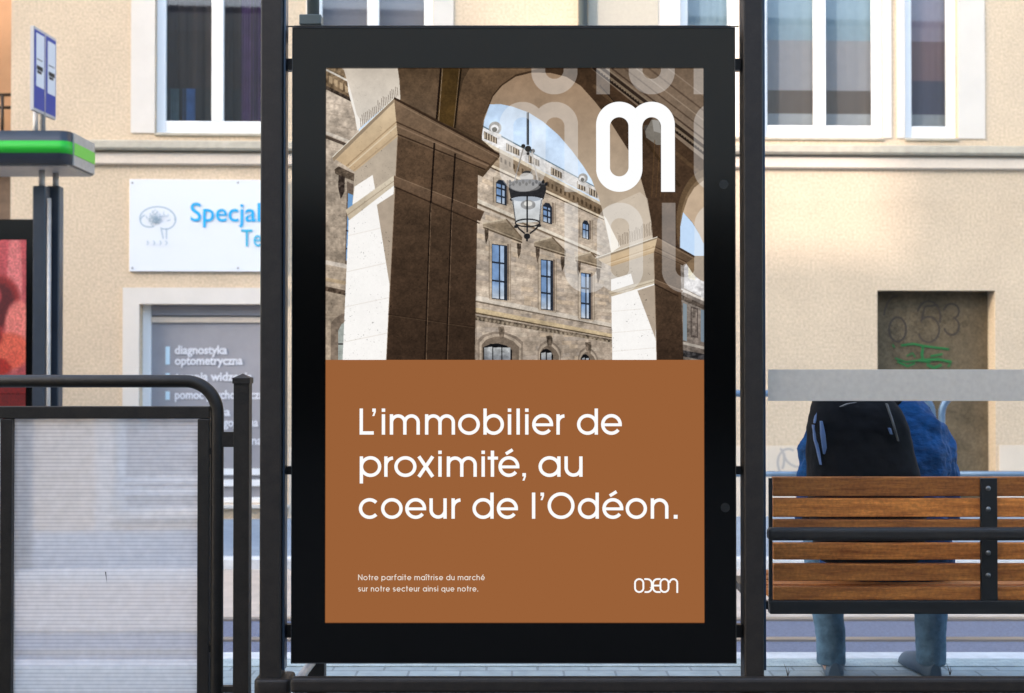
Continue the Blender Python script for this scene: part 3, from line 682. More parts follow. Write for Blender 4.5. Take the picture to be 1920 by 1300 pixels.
# stone courses: random block tints along the perspective
blk = random.Random(5)
def ycol(k, x): # course lines converge
    y_l = 270 + k * 9.8; y_r = 398 + k * 6.3
    return y_l + (y_r - y_l) * (x - 895) / 255
for kk in range(0, 44):
    x_ = 885
    while x_ < 1150:
        w_ = blk.uniform(12, 26); t = blk.uniform(-26, 22); cc = blk.choice([(198, 182, 156), (176, 160, 138), (204, 178, 142), (160, 148, 134), (188, 172, 150)])
        if blk.random() < .6: paint([(x_, ycol(kk, x_)), (x_ + w_, ycol(kk, x_ + w_)), (x_ + w_, ycol(kk + 1, x_ + w_)), (x_, ycol(kk + 1, x_))], cc, alpha=.5, n2=.05)
        x_ += w_
    pline((890, ycol(kk, 890)), (1150, ycol(kk, 1150)), .6, (140, 122, 100), .35)
# cornice and balustrade
band((895, 262), (1135, 388), 34, 22, (172, 150, 120), (120, 98, 72), n2=.1)
band((895, 256), (1135, 384), 8, 5, (205, 190, 160)); band((895, 296), (1135, 408), 5, 4, (206, 188, 156)); band((895, 301), (1135, 412), 3, 2, (96, 78, 58))
for i in range(30):
    x_ = 898 + i * 8.0; y_ = 272 + (x_ - 895) * .522; paint([(x_, y_), (x_ + 3.5, y_ + 2), (x_ + 3.5, y_ + 11), (x_, y_ + 9)], (86, 70, 52), alpha=.75)
band((897, 233), (1130, 358), 26, 20, (214, 214, 210), (196, 190, 178), n3=.05)
band((897, 231), (1130, 357), 3, 2, (104, 124, 134))
for x0_, n_ in ((908, 5), (950, 5), (992, 4), (1034, 4), (1083, 3), (1106, 3)):
    y_ = 237 + (x0_ - 897) * .535; paint([(x0_ - 1, y_ + 3), (x0_ + n_ * 4.8, y_ + 3 + n_ * 2.6), (x0_ + n_ * 4.8, y_ + 15 + n_ * 2.4), (x0_ - 1, y_ + 17)], (112, 100, 84))
    for i in range(n_): paint([(x0_ + i * 4.8, y_ + 4 + i * 2.5), (x0_ + i * 4.8 + 2, y_ + 5 + i * 2.5), (x0_ + i * 4.8 + 2, y_ + 17 + i * 2.4), (x0_ + i * 4.8, y_ + 16 + i * 2.4)], (196, 178, 150))
for cx, cy, r_ in ((928, 240, 12), (1093, 334, 9)):
    pell(cx, cy, r_, r_, (160, 158, 150)); pell(cx - 1, cy + 1, r_ * .65, r_ * .6, (205, 205, 200)); pell(cx - 1, cy + 3, r_ * .4, r_ * .4, (120, 118, 110)); band((cx - r_, cy + 5), (cx + r_, cy + 12), 6, 6, (198, 196, 188))
# attic ledge, main ledges, ornament
band((890, 370), (1125, 474), 8, 5, (206, 194, 170)); band((890, 378), (1125, 479), 4, 3, (124, 106, 84)); band((890, 384), (1125, 484), 4, 3, (196, 180, 156))
band((884, 552), (1150, 607), 10, 7, (192, 180, 160)); band((884, 562), (1150, 614), 3, 2, (120, 106, 88)); band((884, 575), (1150, 627), 9, 6, (196, 172, 128)); band((884, 584), (1150, 633), 3, 2, (104, 88, 66))
band((884, 590), (1150, 637), 9, 6, (116, 102, 84), n3=.5)
for i in range(34):
    x_ = 888 + i * 7.8; y_ = 593 + (x_ - 884) * .178; pell(x_, y_ + 2, 2.3, 2.6, (162, 146, 120), alpha=.8)
def sash(x0_, x1_, y0_, y1_, sk_, rows, arch=False):
    w_ = x1_ - x0_
    paint([(x0_ - 5, y0_ - 6), (x1_ + 6, y0_ - 6 + sk_ * (w_ + 11)), (x1_ + 6, y1_ + 4 + sk_ * w_), (x0_ - 5, y1_ + 2)], (182, 164, 138), n2=.06)
    pline((x0_ - 5, y0_ - 5), (x0_ - 5, y1_), 1.3, (120, 104, 84), .7); pline((x1_ + 6, y0_), (x1_ + 6, y1_ + 4), 1.5, (138, 120, 98), .7); paint([(x1_, y0_), (x1_ + 3.5, y0_ + 1), (x1_ + 3.5, y1_ + 3), (x1_, y1_ + 2)], (134, 116, 98))
    top = [(x0_, y0_), (x1_, y0_ + sk_ * w_)] if not arch else [(x0_, y0_ + 5), (x0_ + w_ * .25, y0_), (x0_ + w_ * .7, y0_ + 1), (x1_, y0_ + 9)]
    paint(top + [(x1_, y1_ + sk_ * w_), (x0_, y1_)], (38, 44, 54)); 
    mid = (x0_ + x1_) / 2; g = 1.6 if w_ > 15 else 1.1
    for r_ in range(rows):
        ya = y0_ + (y1_ - y0_) * r_ / rows + g; yb = y0_ + (y1_ - y0_) * (r_ + 1) / rows - g
        for a, b, c in ((x0_ + 1, mid - g / 1.2, (118, 148, 186)), (mid + g / 1.2, x1_ - w_ * .22, (158, 178, 202))):
            cb = (196, 206, 214) if r_ == rows - 1 else c
            s1, s2 = sk_ * (a - x0_), sk_ * (b - x0_); ya2 = ya + (5 if arch and r_ == 0 else 0)
            paint([(a, ya2 + s1), (b, ya2 + s2), (b, yb + s2), (a, yb + s1)], c, cb, n2=.18)
def pediment(lx, ly, ax, ay, rx, ry):
    paint([(lx, ly), (ax, ay), (rx, ry), (rx - 1, ry + 9), (lx + 1, ly + 9)], (160, 142, 116), (126, 108, 84), n2=.1)
    paint([(lx + 9, ly + 2.5), (ax, ay + 6), (rx - 8, ry - .5)], (142, 124, 98)); pline((lx, ly), (ax, ay), 2.4, (188, 172, 142)); pline((ax, ay), (rx, ry), 2.4, (120, 100, 76)); pline((lx + 1, ly + 8), (rx, ry + 8), 1.5, (92, 76, 58)); pline((lx + 2, ly + 5), (rx, ry + 5), 1.4, (176, 158, 128))
    for x_, y_, s_ in ((lx + 7, ly + 8, 1), (rx - 6, ry + 9, 1)):
        paint([(x_ - 4, y_), (x_ + 4, y_ + 1), (x_ + 3, y_ + 16), (x_ - 1, y_ + 29), (x_ - 3, y_ + 18)], (92, 78, 64), n3=.4); pell(x_ - .5, y_ + 5, 2, 2.5, (136, 118, 96))
for a in ((905, 419, 949, 411, 979, 447), (1001, 454, 1035, 445, 1061, 472), (1078, 481, 1108, 473, 1128, 494)): pediment(*a)
for a in ((922, 951, 457, 560, .13, 3), (1014, 1037, 486, 580, .12, 3), (1089, 1108, 511, 597, .12, 3)): sash(*a)
for a in ((905, 419, 949, 411, 979, 447), (1001, 454, 1035, 445, 1061, 472), (1078, 481, 1108, 473, 1128, 494)):
    lx, ly, _, _, rx, ry = a
    for x_, y_ in ((lx + 7, ly + 12), (rx - 6, ry + 11)): paint([(x_ - 4, y_), (x_ + 4, y_ + 1), (x_ + 3, y_ + 15), (x_ - 1, y_ + 27), (x_ - 3, y_ + 16)], (96, 82, 68), n3=.4)
for a in ((930, 950, 337, 380, .3, 3, True), (1018, 1035, 380, 416, .3, 3, True), (1092, 1105, 413, 446, .3, 2, True)): sash(*a)
for x0_, x1_, yt, cx, gx0, gx1, gt in ((895, 981, 622, 940, 906, 960, 644), (1008, 1052, 639, 1030, 1013, 1037, 654), (1084, 1121, 651, 1103, 1089, 1107, 664)):
    mx_ = (x0_ + x1_) / 2; ww = x1_ - x0_
    o_ = [(x0_, 675), (x0_, yt + 16), (x0_ + ww * .12, yt + 6), (x0_ + ww * .35, yt), (x0_ + ww * .6, yt + 1), (x0_ + ww * .85, yt + 9), (x1_, yt + 20), (x1_ - 1, 675)]
    paint(o_, (140, 124, 106), n2=.12); paint([(p[0] * .9 + mx_ * .1, p[1] + 4) for p in o_], (176, 158, 134), n2=.1); paint([(p[0] * .82 + mx_ * .18, p[1] + 9) for p in o_], (128, 112, 94))
    w_ = gx1 - gx0
    paint([(gx0, 675), (gx0, gt + 7), (gx0 + w_ * .25, gt + 1), (gx0 + w_ * .5, gt), (gx0 + w_ * .8, gt + 4), (gx1, gt + 13), (gx1, 675)], (44, 44, 46))
    for i in range(3 if w_ > 30 else 2):
        n_ = 3 if w_ > 30 else 2; a = gx0 + 2 + (w_ - 3) * i / n_; b = a + (w_ - 3) / n_ - 2.2; paint([(a, 675), (a, gt + 8), (b, gt + 6 + i), (b, 675)], (176, 180, 176), (130, 134, 138), n2=.25)
    paint([(cx - 6, yt - 9), (cx + 4, yt - 10), (cx + 6, yt - 2), (cx + 4, yt + 12), (cx - 3, yt + 13), (cx - 5, yt)], (112, 98, 82), n3=.5)
# facade at far left
paint([(611, 129), (672, 129), (672, 675), (611, 675)], (184, 168, 146), (156, 138, 114), n1=.12, n2=.1, n3=.06)
for i in range(26):
    y_ = 150 + i * 21; pline((611, y_), (670, y_ + 12 - i * .5), .7, (130, 112, 92), .5)
paint([(611, 129), (640, 129), (664, 152), (664, 192), (611, 166)], (140, 118, 88), (110, 90, 66), n3=.3)
for i in range(5): paint([(616 + i * 10, 142 + i * 6), (622 + i * 10, 145 + i * 6), (622 + i * 10, 158 + i * 6), (616 + i * 10, 154 + i * 6)], (176, 150, 112))
band((611, 129), (664, 156), 4, 4, (198, 190, 172)); band((611, 161), (664, 187), 7, 7, (78, 68, 58), n3=.4); band((611, 246), (668, 268), 6, 6, (196, 184, 164)); band((611, 254), (668, 276), 6, 6, (92, 80, 68))
paint([(626, 318), (634, 312), (668, 328), (668, 342), (628, 326)], (104, 90, 74), n3=.3); paint([(634, 328), (646, 332), (645, 360), (638, 374), (633, 350)], (78, 68, 60), n3=.4)
paint([(650, 340), (670, 350), (660, 500), (646, 496)], (120, 104, 88)); paint([(652, 362), (662, 366), (658, 492), (648, 488)], (112, 154, 196)); pline((648, 432), (662, 436), 2.5, (56, 58, 62)); pline((648, 466), (660, 468), 2, (56, 58, 62))
band((611, 488), (652, 496), 8, 8, (190, 178, 160)); band((611, 520), (650, 528), 7, 7, (176, 152, 116)); band((611, 537), (648, 545), 9, 9, (94, 80, 66), n3=.5)
paint([(620, 675), (620, 606), (628, 596), (648, 586), (648, 675)], (130, 114, 96), n2=.1); paint([(634, 675), (634, 620), (640, 608), (646, 604), (646, 675)], (150, 158, 148)); pline((634, 645), (646, 645), 2.5, (60, 56, 54))
# right distant wing
paint([(1268, 480), (1320, 480), (1320, 675), (1268, 675)], (150, 140, 128), (120, 108, 96), n2=.15, n3=.1)
paint([(1283, 500), (1296, 484), (1320, 470), (1320, 560), (1283, 540)], (190, 188, 184), n3=.15); pline((1278, 488), (1320, 474), 2, (120, 118, 116)); paint([(1291, 500), (1304, 506), (1304, 526), (1291, 522)], (212, 206, 176)); band((1276, 540), (1320, 560), 5, 5, (198, 190, 176)); band((1276, 552), (1320, 572), 10, 8, (108, 96, 84), n3=.4)
paint([(1281, 568), (1288, 571), (1288, 640), (1281, 638)], (132, 144, 150)); paint([(1295, 574), (1309, 578), (1309, 634), (1295, 632)], (98, 88, 80)); paint([(1297, 578), (1307, 581), (1307, 630), (1297, 628)], (128, 116, 104), n3=.3); paint([(1314, 580), (1320, 582), (1320, 642), (1314, 640)], (120, 134, 144)); band((1278, 640), (1320, 650), 5, 5, (172, 162, 146)); band((1278, 656), (1320, 664), 12, 12, (74, 72, 72), n3=.4)
gray_ = img.mean(2, keepdims=True); sky_ = (img[..., 2:3] > img[..., 0:1] * 1.12)
img = np.where(sky_, img, (img * .66 + gray_ * .34 * np.array([1.0, .985, .99], np.float32)))
tex = 1 + .20 * N3 + .14 * N2 + .2 * N1 + .12 * (vnoise(2.5, 1.4, 77) - .5) + .10 * (vnoise(9, 5, 79) - .5) + .10 * (vnoise(14, 70, 78) - .5)
img = np.where(sky_, img, ((img - 128) * 1.25 + 124) * tex[..., None])
# vault (dark) - everything above / right of the arch
inner = [(903, 238), (909, 216), (918, 196), (937, 195), (961, 200), (991, 211), (1018, 228), (1047, 253), (1072, 282), (1094, 312), (1109, 336), (1121, 366), (1129, 392), (1136, 430), (1143, 456), (1146, 475)]
outer = [(918, 196), (924, 181), (941, 161), (966, 144), (998, 136), (1033, 137), (1062, 144), (1089, 161), (1116, 191), (1141, 223), (1160, 253), (1183, 289), (1200, 329), (1212, 371), (1221, 415), (1224, 447)]
paint([(745, 129), (1320, 129), (1320, 478), (1303, 478), (1275, 464), (1274, 500), (1225, 470), (1224, 447)] + outer[::-1] + [(903, 238), (900, 262), (850, 240), (745, 190)], (62, 46, 32), (74, 56, 42), n1=.2, n2=.06)
paint([(745, 129), (905, 129), (903, 262), (938, 292), (905, 332), (745, 262)], (74, 58, 42), n1=.2)
# upper right ceiling with moulded bands
paint([(1109, 129), (1320, 129), (1320, 300)], (112, 94, 76), (136, 118, 100), n1=.15)
for dx, wd, c in ((0, 5, (34, 26, 20)), (10, 3, (120, 104, 84)), (16, 6, (46, 36, 28)), (24, 2.5, (128, 112, 92)), (34, 3, (70, 56, 44)), (58, 2.5, (84, 68, 54)), (80, 2, (148, 130, 110)), (104, 3, (88, 72, 58)), (140, 2, (140, 122, 104))): pline((1109 + dx, 125), (1325 + dx, 291), wd, c)
for i in range(44): x_ = 1124 + i * 4.9; pell(x_ + 3, 136 + i * 3.76, 1.4, 1.4, (118, 104, 84))
pline((1112, 160), (1320, 330), 7, (88, 68, 48), .8); pline((1125, 160), (1200, 245), 1.6, (30, 22, 16)); pline((1165, 215), (1210, 262), 3, (40, 28, 18)); pline((1200, 250), (1275, 350), 5, (52, 38, 24), .8)
pell(1213, 240, 6, 6, (70, 64, 58)); paint([(1210, 246), (1222, 224), (1236, 226), (1242, 234), (1244, 272), (1232, 272), (1212, 258)], (120, 114, 104)); paint([(1223, 224), (1236, 226), (1240, 250), (1226, 246)], (156, 152, 144))
for k_ in range(4): pline((1228 + k_ * 10, 262 + k_ * 12), (1222 + k_ * 8, 370), 1.6, (96, 72, 46), .6)
# pier wall between arches: brown field and ring
paint([(745, 129), (826, 129), (822, 225), (750, 188)], (84, 66, 48), (100, 82, 64), axis=1, n1=.2, n2=.12)
paint([(826, 129), (866, 129), (860, 175), (852, 240), (820, 226)], (72, 54, 28), n1=.3); pline((826, 129), (818, 224), 3.4, (26, 18, 14)); pline((864, 129), (852, 240), 3, (28, 20, 14)); pline((829, 129), (822, 226), 1, (150, 128, 104)); pline((861, 129), (850, 238), 1, (120, 98, 74))
paint([(880, 129), (1010, 129), (966, 140), (938, 160), (922, 180), (909, 216), (902, 262), (856, 240), (860, 185), (868, 150)], (104, 82, 60), (88, 68, 50), axis=1, n1=.15, n2=.1)
# intrados
paint(outer[::-1] + inner, (150, 124, 98), (204, 190, 168), axis=1, n1=.08, n2=.05)
paint([(1129, 392), (1200, 360), (1214, 372), (1221, 415), (1224, 447), (1146, 478), (1140, 440)], (208, 194, 174), n1=.06, spk=.3, alpha=.7)
paint([(1132, 404), (1137, 410), (1163, 462), (1146, 474), (1142, 452)], (250, 244, 230))
for i in range(20): x_ = 1160 + i * 3.2; pline((x_, 462 - i * 1.1), (x_ + 1, 448 - i * 1.5 - blk.uniform(0, 8)), 1, (84, 70, 56), .6)
# small right arch
pell(1330, 420, 62, 104, (98, 78, 56)); pell(1330, 430, 55, 100, (128, 106, 80), n2=.1)
paint([(1275, 464), (1276, 424), (1281, 398), (1298, 417), (1312, 440), (1320, 458), (1320, 480), (1303, 480)], (196, 220, 244)); paint([(1281, 398), (1290, 372), (1302, 352), (1320, 338), (1320, 458), (1310, 436), (1298, 416)], (196, 172, 144), n2=.06)
paint([(1268, 460), (1274, 464), (1303, 480), (1300, 486), (1272, 478)], (58, 46, 38))
# left light arch springing
paint([(643, 129), (745, 129), (748, 150), (750, 187), (738, 184), (669, 245), (666, 218), (656, 174)], (206, 194, 176), (222, 214, 200), n1=.08, n2=.04, spk=.15)
paint([(650, 150), (657, 172), (668, 215), (680, 232), (669, 245), (664, 216), (652, 172)], (244, 238, 226))
for i in range(22): x_ = 676 + i * 3.3; pline((x_, 238 - i * 2.75), (x_ - 1.5, 226 - i * 2.9 - blk.uniform(0, 9)), 1.1, (96, 84, 72), .75)
# pillar builder
def pillar(capL, capT, capR, lowL, lowC, lowR, sideTL, cornerT, cornerB, sideBL, frontTR, frontBR, neckL, neckC, neckR, nh, patch, tri):
    paint([sideTL, cornerT, cornerB, sideBL], (182, 168, 148), n1=.08, spk=.45, n2=.04)                # shaded side
    paint(patch, (250, 246, 238), spk=.3); paint([(neckL[0] + 6, neckL[1] + nh), (neckC[0], neckC[1] + nh), cornerB, sideBL], (250, 247, 240), spk=.35, n1=.015); paint(tri, (176, 160, 140), spk=.5, n2=.05)
    paint([cornerT, frontTR, frontBR, cornerB], (92, 72, 54), (56, 42, 32), axis=1, n1=.16, n2=.05, n3=.06, spk=.45)
    pline(cornerT, cornerB, 1.2, (150, 128, 106), .7)
    # neck moulding
    paint([neckL, neckC, (neckC[0], neckC[1] + nh), (neckL[0] + 7, neckL[1] + nh)], (214, 202, 178), (190, 174, 148), n2=.08, spk=.4); pline((neckL[0] + 2, neckL[1] + nh * .55), (neckC[0], neckC[1] + nh * .55), 1.1, (128, 108, 84), .7)
    paint([neckC, neckR, (neckR[0] - 8, neckR[1] + nh), (neckC[0], neckC[1] + nh)], (112, 90, 70), (76, 58, 44), n2=.1); pline((neckC[0], neckC[1] + nh * 1.1), (neckR[0] - 9, neckR[1] + nh * 1.2), 2.4, (42, 30, 22), .8); pline((neckC[0], neckC[1] + 1), (neckR[0], neckR[1] + 1), 1.2, (146, 122, 98), .7)
    # capital
    paint([capL, capT, lowC, lowL], (212, 190, 156), (190, 164, 128), n1=.1, n2=.06, spk=.35)
    paint([capT, capR, lowR, lowC], (124, 102, 80), (96, 76, 58), n1=.15, n2=.1)
    th = nh * .4
    paint([capL, capT, (capT[0], capT[1] + th), (capL[0] + 3, capL[1] + th)], (150, 132, 108)); pline(capL, capT, 1.3, (236, 230, 214)); pline(capT, capR, nh * .22, (52, 38, 28)); pline((capT[0], capT[1] + th * .8), (capR[0] - 2, capR[1] + th * .8), 1.3, (146, 122, 98), .8)
    a = .62
    for f_, cA, cB in ((.62, (160, 134, 102), (62, 46, 34)), (.72, (226, 208, 178), (134, 110, 88)), (.94, (170, 146, 116), (50, 36, 26))):
        L = (capL[0] + (lowL[0] - capL[0]) * f_, capL[1] + (lowL[1] - capL[1]) * f_); Cc = (capT[0] + (lowC[0] - capT[0]) * f_, capT[1] + (lowC[1] - capT[1]) * f_); Rr = (capR[0] + (lowR[0] - capR[0]) * f_, capR[1] + (lowR[1] - capR[1]) * f_)
        pline(L, Cc, nh * .12, cA, .8); pline(Cc, Rr, nh * .14, cB, .9)
pillar((622, 295), (738, 184), (936, 290), (664, 322), (745, 256), (908, 320), (664, 320), (745, 252), (724, 676), (642, 676), (896, 318), (890, 676), (647, 394), (738, 329), (908, 396), 19,
       [(664, 350), (698, 328), (703, 357), (660, 384)], [(706, 384), (740, 362), (730, 534)])
pline((727, 589), (890, 613), 1.6, (44, 32, 24), .8); pline((727, 591), (890, 615), 1, (120, 98, 76), .5)
for a, b, c, wd in (((814, 268), (805, 420), (26, 18, 14), 3.2), ((805, 420), (796, 676), (26, 18, 14), 2.2), ((853, 288), (845, 420), (26, 18, 14), 3.2), ((845, 420), (836, 676), (26, 18, 14), 2.2), ((808, 380), (799, 676), (126, 104, 82), .9), ((848, 380), (839, 676), (120, 98, 78), .9)): pline(a, b, wd, c)
pillar((1116, 484), (1233, 444), (1303, 482), (1146, 500), (1226, 474), (1280, 498), (1146, 498), (1226, 470), (1231, 676), (1148, 676), (1276, 494), (1281, 676), (1140, 547), (1227, 523), (1281, 545), 9,
       [(1146, 524), (1183, 513), (1188, 532), (1146, 546)], [(1195, 545), (1228, 534), (1229, 636)])
paint([(1178, 560), (1195, 546), (1229, 636), (1230, 660)], (222, 212, 196), alpha=.0)
# faint joints and mottling on the sunlit stone
for y_, a_ in ((432, .10), (500, .12), (566, .10), (632, .12)): pline((652 - (y_ - 432) * .05, y_ + 10), (729, y_ - 8), 1.4, (170, 150, 128), a_ * 2)
for y_ in (580, 620, 655): pline((1148, y_ + 4), (1229, y_ - 3), 1.2, (170, 150, 128), .2)
# soft light falling off along the shaded shafts
for i in range(14):
    t_a = i / 14; paint([(738 - t_a * 2, 385 + i * 20), (896 - t_a * 2, 415 + i * 19), (895 - t_a * 2, 434 + i * 19), (738 - t_a * 2, 405 + i * 20)], (40, 30, 22), alpha=.03 + .22 * t_a)
# lantern
DK = (34, 34, 36)
pline((989.5, 211), (989.5, 272), 4.6, (82, 84, 86)); pline((990.8, 211), (990.8, 272), 1.6, (40, 40, 42))
for x_, y_, r_ in ((981, 274, 4), (990, 279, 6), (999, 283, 4), (990, 288, 3)): pell(x_, y_, r_, r_, (50, 48, 46))
pline((981, 278), (963, 344), 2.2, (150, 144, 136)); pline((997, 284), (1009, 344), 2.2, (176, 168, 158))
pell(988, 325, 9, 5, (60, 58, 56)); pell(987, 332, 13, 8, (190, 186, 178)); pell(988, 346, 34, 10, (92, 92, 94)); paint([(954, 346), (1023, 346), (1024, 356), (1019, 374), (958, 374), (954, 356)], (44, 44, 46)); pell(987, 374, 31, 8, DK); pell(985, 350, 28, 9, (112, 110, 108))
for i in range(12): pell(956 + i * 6.2, 343 + (4 if i % 2 else 0) - 2, 2.6, 3.6, (64, 62, 60) if i < 7 else DK)
paint([(959, 372), (1017, 372), (1012, 416), (967, 418)], (216, 220, 222), (192, 194, 190), n2=.12); pell(987, 373, 27, 5, (168, 176, 184)); pell(990, 384, 14, 9, (150, 150, 148), n3=.2); pell(990, 382, 8, 5, (224, 222, 214))
pline((961, 374), (967, 420), 1.6, (70, 72, 74)); pline((1015, 374), (1011, 416), 1.6, (90, 92, 94)); pline((988.5, 366), (988.5, 436), 3, DK)
def pring(cx, cy, rx, ry, wd, c):
    for i in range(40):
        a, b = R(i * 9), R(i * 9 + 10); pline((cx + rx * math.cos(a), cy + ry * math.sin(a)), (cx + rx * math.cos(b), cy + ry * math.sin(b)), wd, c)
pring(989, 418, 23, 7, 2.6, DK)
for p in [[(967, 421), (974, 430), (984, 438)], [(1012, 420), (1004, 430), (993, 438)]]:
    for a, b in zip(p, p[1:]): pline(a, b, 3, DK)
pell(967, 425, 3.5, 3, DK); pell(1011, 423, 3.5, 3, DK); pell(988, 443, 6, 5.5, DK); pell(988, 450, 2, 3, DK)
gx2 = ((gx_ - 611) / 710)[..., None]
lum = img.mean(2, keepdims=True) / 255; dk_ = np.clip((.55 - lum) / .3, 0, 1)
img *= 1 + dk_ * (.16 * N3 + .07 * N2 + .12 * (vnoise(40, 9, 91) - .5) + .20 * (vnoise(2.4, 2, 92) - .5))[..., None]
img *= np.array([1.0, 1.0, 1.015], np.float32)
# overall print grain
img *= (1 + .05 * (rs.rand(IH, IW, 1).astype(np.float32) - .5) + .03 * N3[..., None])
# faint repeated monogram
def monomask(x0_, y0_, flip=False):
    w_ = 26; X_ = gx_ - x0_; Y_ = gy_ - y0_
    if flip: X_ = 148 - X_; Y_ = 169 - Y_
    def slot(x, y, a, b, c, d, r_):        # rounded rect a..b, c..d
        cx, cy = (a + b) / 2, (c + d) / 2; qx = np.abs(x - cx) - ((b - a) / 2 - r_); qy = np.abs(y - cy) - ((d - c) / 2 - r_)
        return np.hypot(np.maximum(qx, 0), np.maximum(qy, 0)) + np.minimum(np.maximum(qx, qy), 0) - r_ < 0
    o_ = slot(X_, Y_, 0, 87, 0, 169, 43.5) & ~slot(X_, Y_, w_, 87 - w_, 29, 140, 17.4)
    n_ = slot(X_, Y_, 61, 148, 0, 300, 43.5) & ~slot(X_, Y_, 87, 122.5, 29, 260, 17.7) & (Y_ < 169) & ((Y_ < 80) | (X_ > 100))
    return o_ | n_
for x0_, y0_, fl in ((996, 8, 0), (1179, 8, 0), (936, 191, 0), (1301, 191, 0), (1058, 380, 1), (1241, 380, 1)):
    m_ = monomask(x0_, y0_, fl)[..., None] * .36; img = img * (1 - m_) + 246 * m_
small = img.reshape(IH // SS, SS, IW // SS, SS, 3).mean((1, 3)).clip(0, 255) / 255
linc = np.where(small <= .04045, small / 12.92, ((small + .055) / 1.055) ** 2.4)
def print_mesh(name, arr, px0, px1, py0, py1, Y, parent, off, matl):
    h, w_ = arr.shape[:2]
    xs = np.array([X(px0 + (px1 - px0) * i / w_, Y) for i in range(w_ + 1)]); zs = np.array([Z(py0 + (py1 - py0) * j / h, Y) for j in range(h + 1)])
    XX, ZZ = np.meshgrid(xs, zs); co = np.stack([XX, np.full_like(XX, Y), ZZ], -1).reshape(-1, 3) - np.array(off)
    me = bpy.data.meshes.new(name); nv = co.shape[0]; nf = h * w_
    i, j = np.meshgrid(np.arange(w_), np.arange(h)); a = (j * (w_ + 1) + i).ravel()
    faces = np.stack([a, a + w_ + 1, a + w_ + 2, a + 1], 1)
    me.vertices.add(nv); me.vertices.foreach_set('co', co.ravel()); me.loops.add(nf * 4); me.loops.foreach_set('vertex_index', faces.ravel().astype(np.int32))
    me.polygons.add(nf); me.polygons.foreach_set('loop_start', np.arange(0, nf * 4, 4, dtype=np.int32)); me.update(calc_edges=True)
    at = me.color_attributes.new('print', 'FLOAT_COLOR', 'CORNER')
    c = np.ones((nf, 4, 4), np.float32); c[..., :3] = arr.reshape(-1, 1, 3); at.data.foreach_set('color', c.ravel())
    me.materials.append(matl); o = bpy.data.objects.new(name, me); C.objects.link(o); o.parent = parent; return o
print_mesh('photo_print', linc, 611, 1320, 129, 675, Yp - .0006, pob, ORG[pob], emis('poster_print', attr='print'))

# ---- lettering drawn as strokes
white = emis('poster_white', (1, 1, 1, 1))
offwhite = emis('poster_small_text', rgb(240, 228, 216))
class Ink:
    def __init__(s): s.mb = MB(); s.k = 0
    def stroke(s, pts, wd, closed=False):
        """pts in photograph pixels, y down"""
        pts = [Vector(p) for p in pts]; n = len(pts); y = Yp - .0010 - s.k * .000006; s.k += 1; k0 = len(s.mb.v)
        for i, p in enumerate(pts):
            if closed: a, b = pts[i - 1], pts[(i + 1) % n]
            else: a, b = pts[max(i - 1, 0)], pts[min(i + 1, n - 1)]
            t = (b - a).normalized(); nn = Vector((-t.y, t.x)) * wd / 2
            if 0 < i < n - 1 or closed:
                t1 = (p - a).normalized(); c = max(.35, (Vector((-t1.y, t1.x))).dot(nn.normalized())); nn = nn / c
            for q in (p - nn, p + nn): s.mb.v.append((X(q.x, y), y, Z(q.y, y)))
        m = n if closed else n - 1
        for i in range(m):
            j = (i + 1) % n; s.mb.f.append((k0 + 2 * i, k0 + 2 * i + 1, k0 + 2 * j + 1, k0 + 2 * j))
    def quad(s, pts):
        y = Yp - .0010 - s.k * .000006; s.k += 1; s.mb.face([(X(a, y), y, Z(b, y)) for a, b in pts])
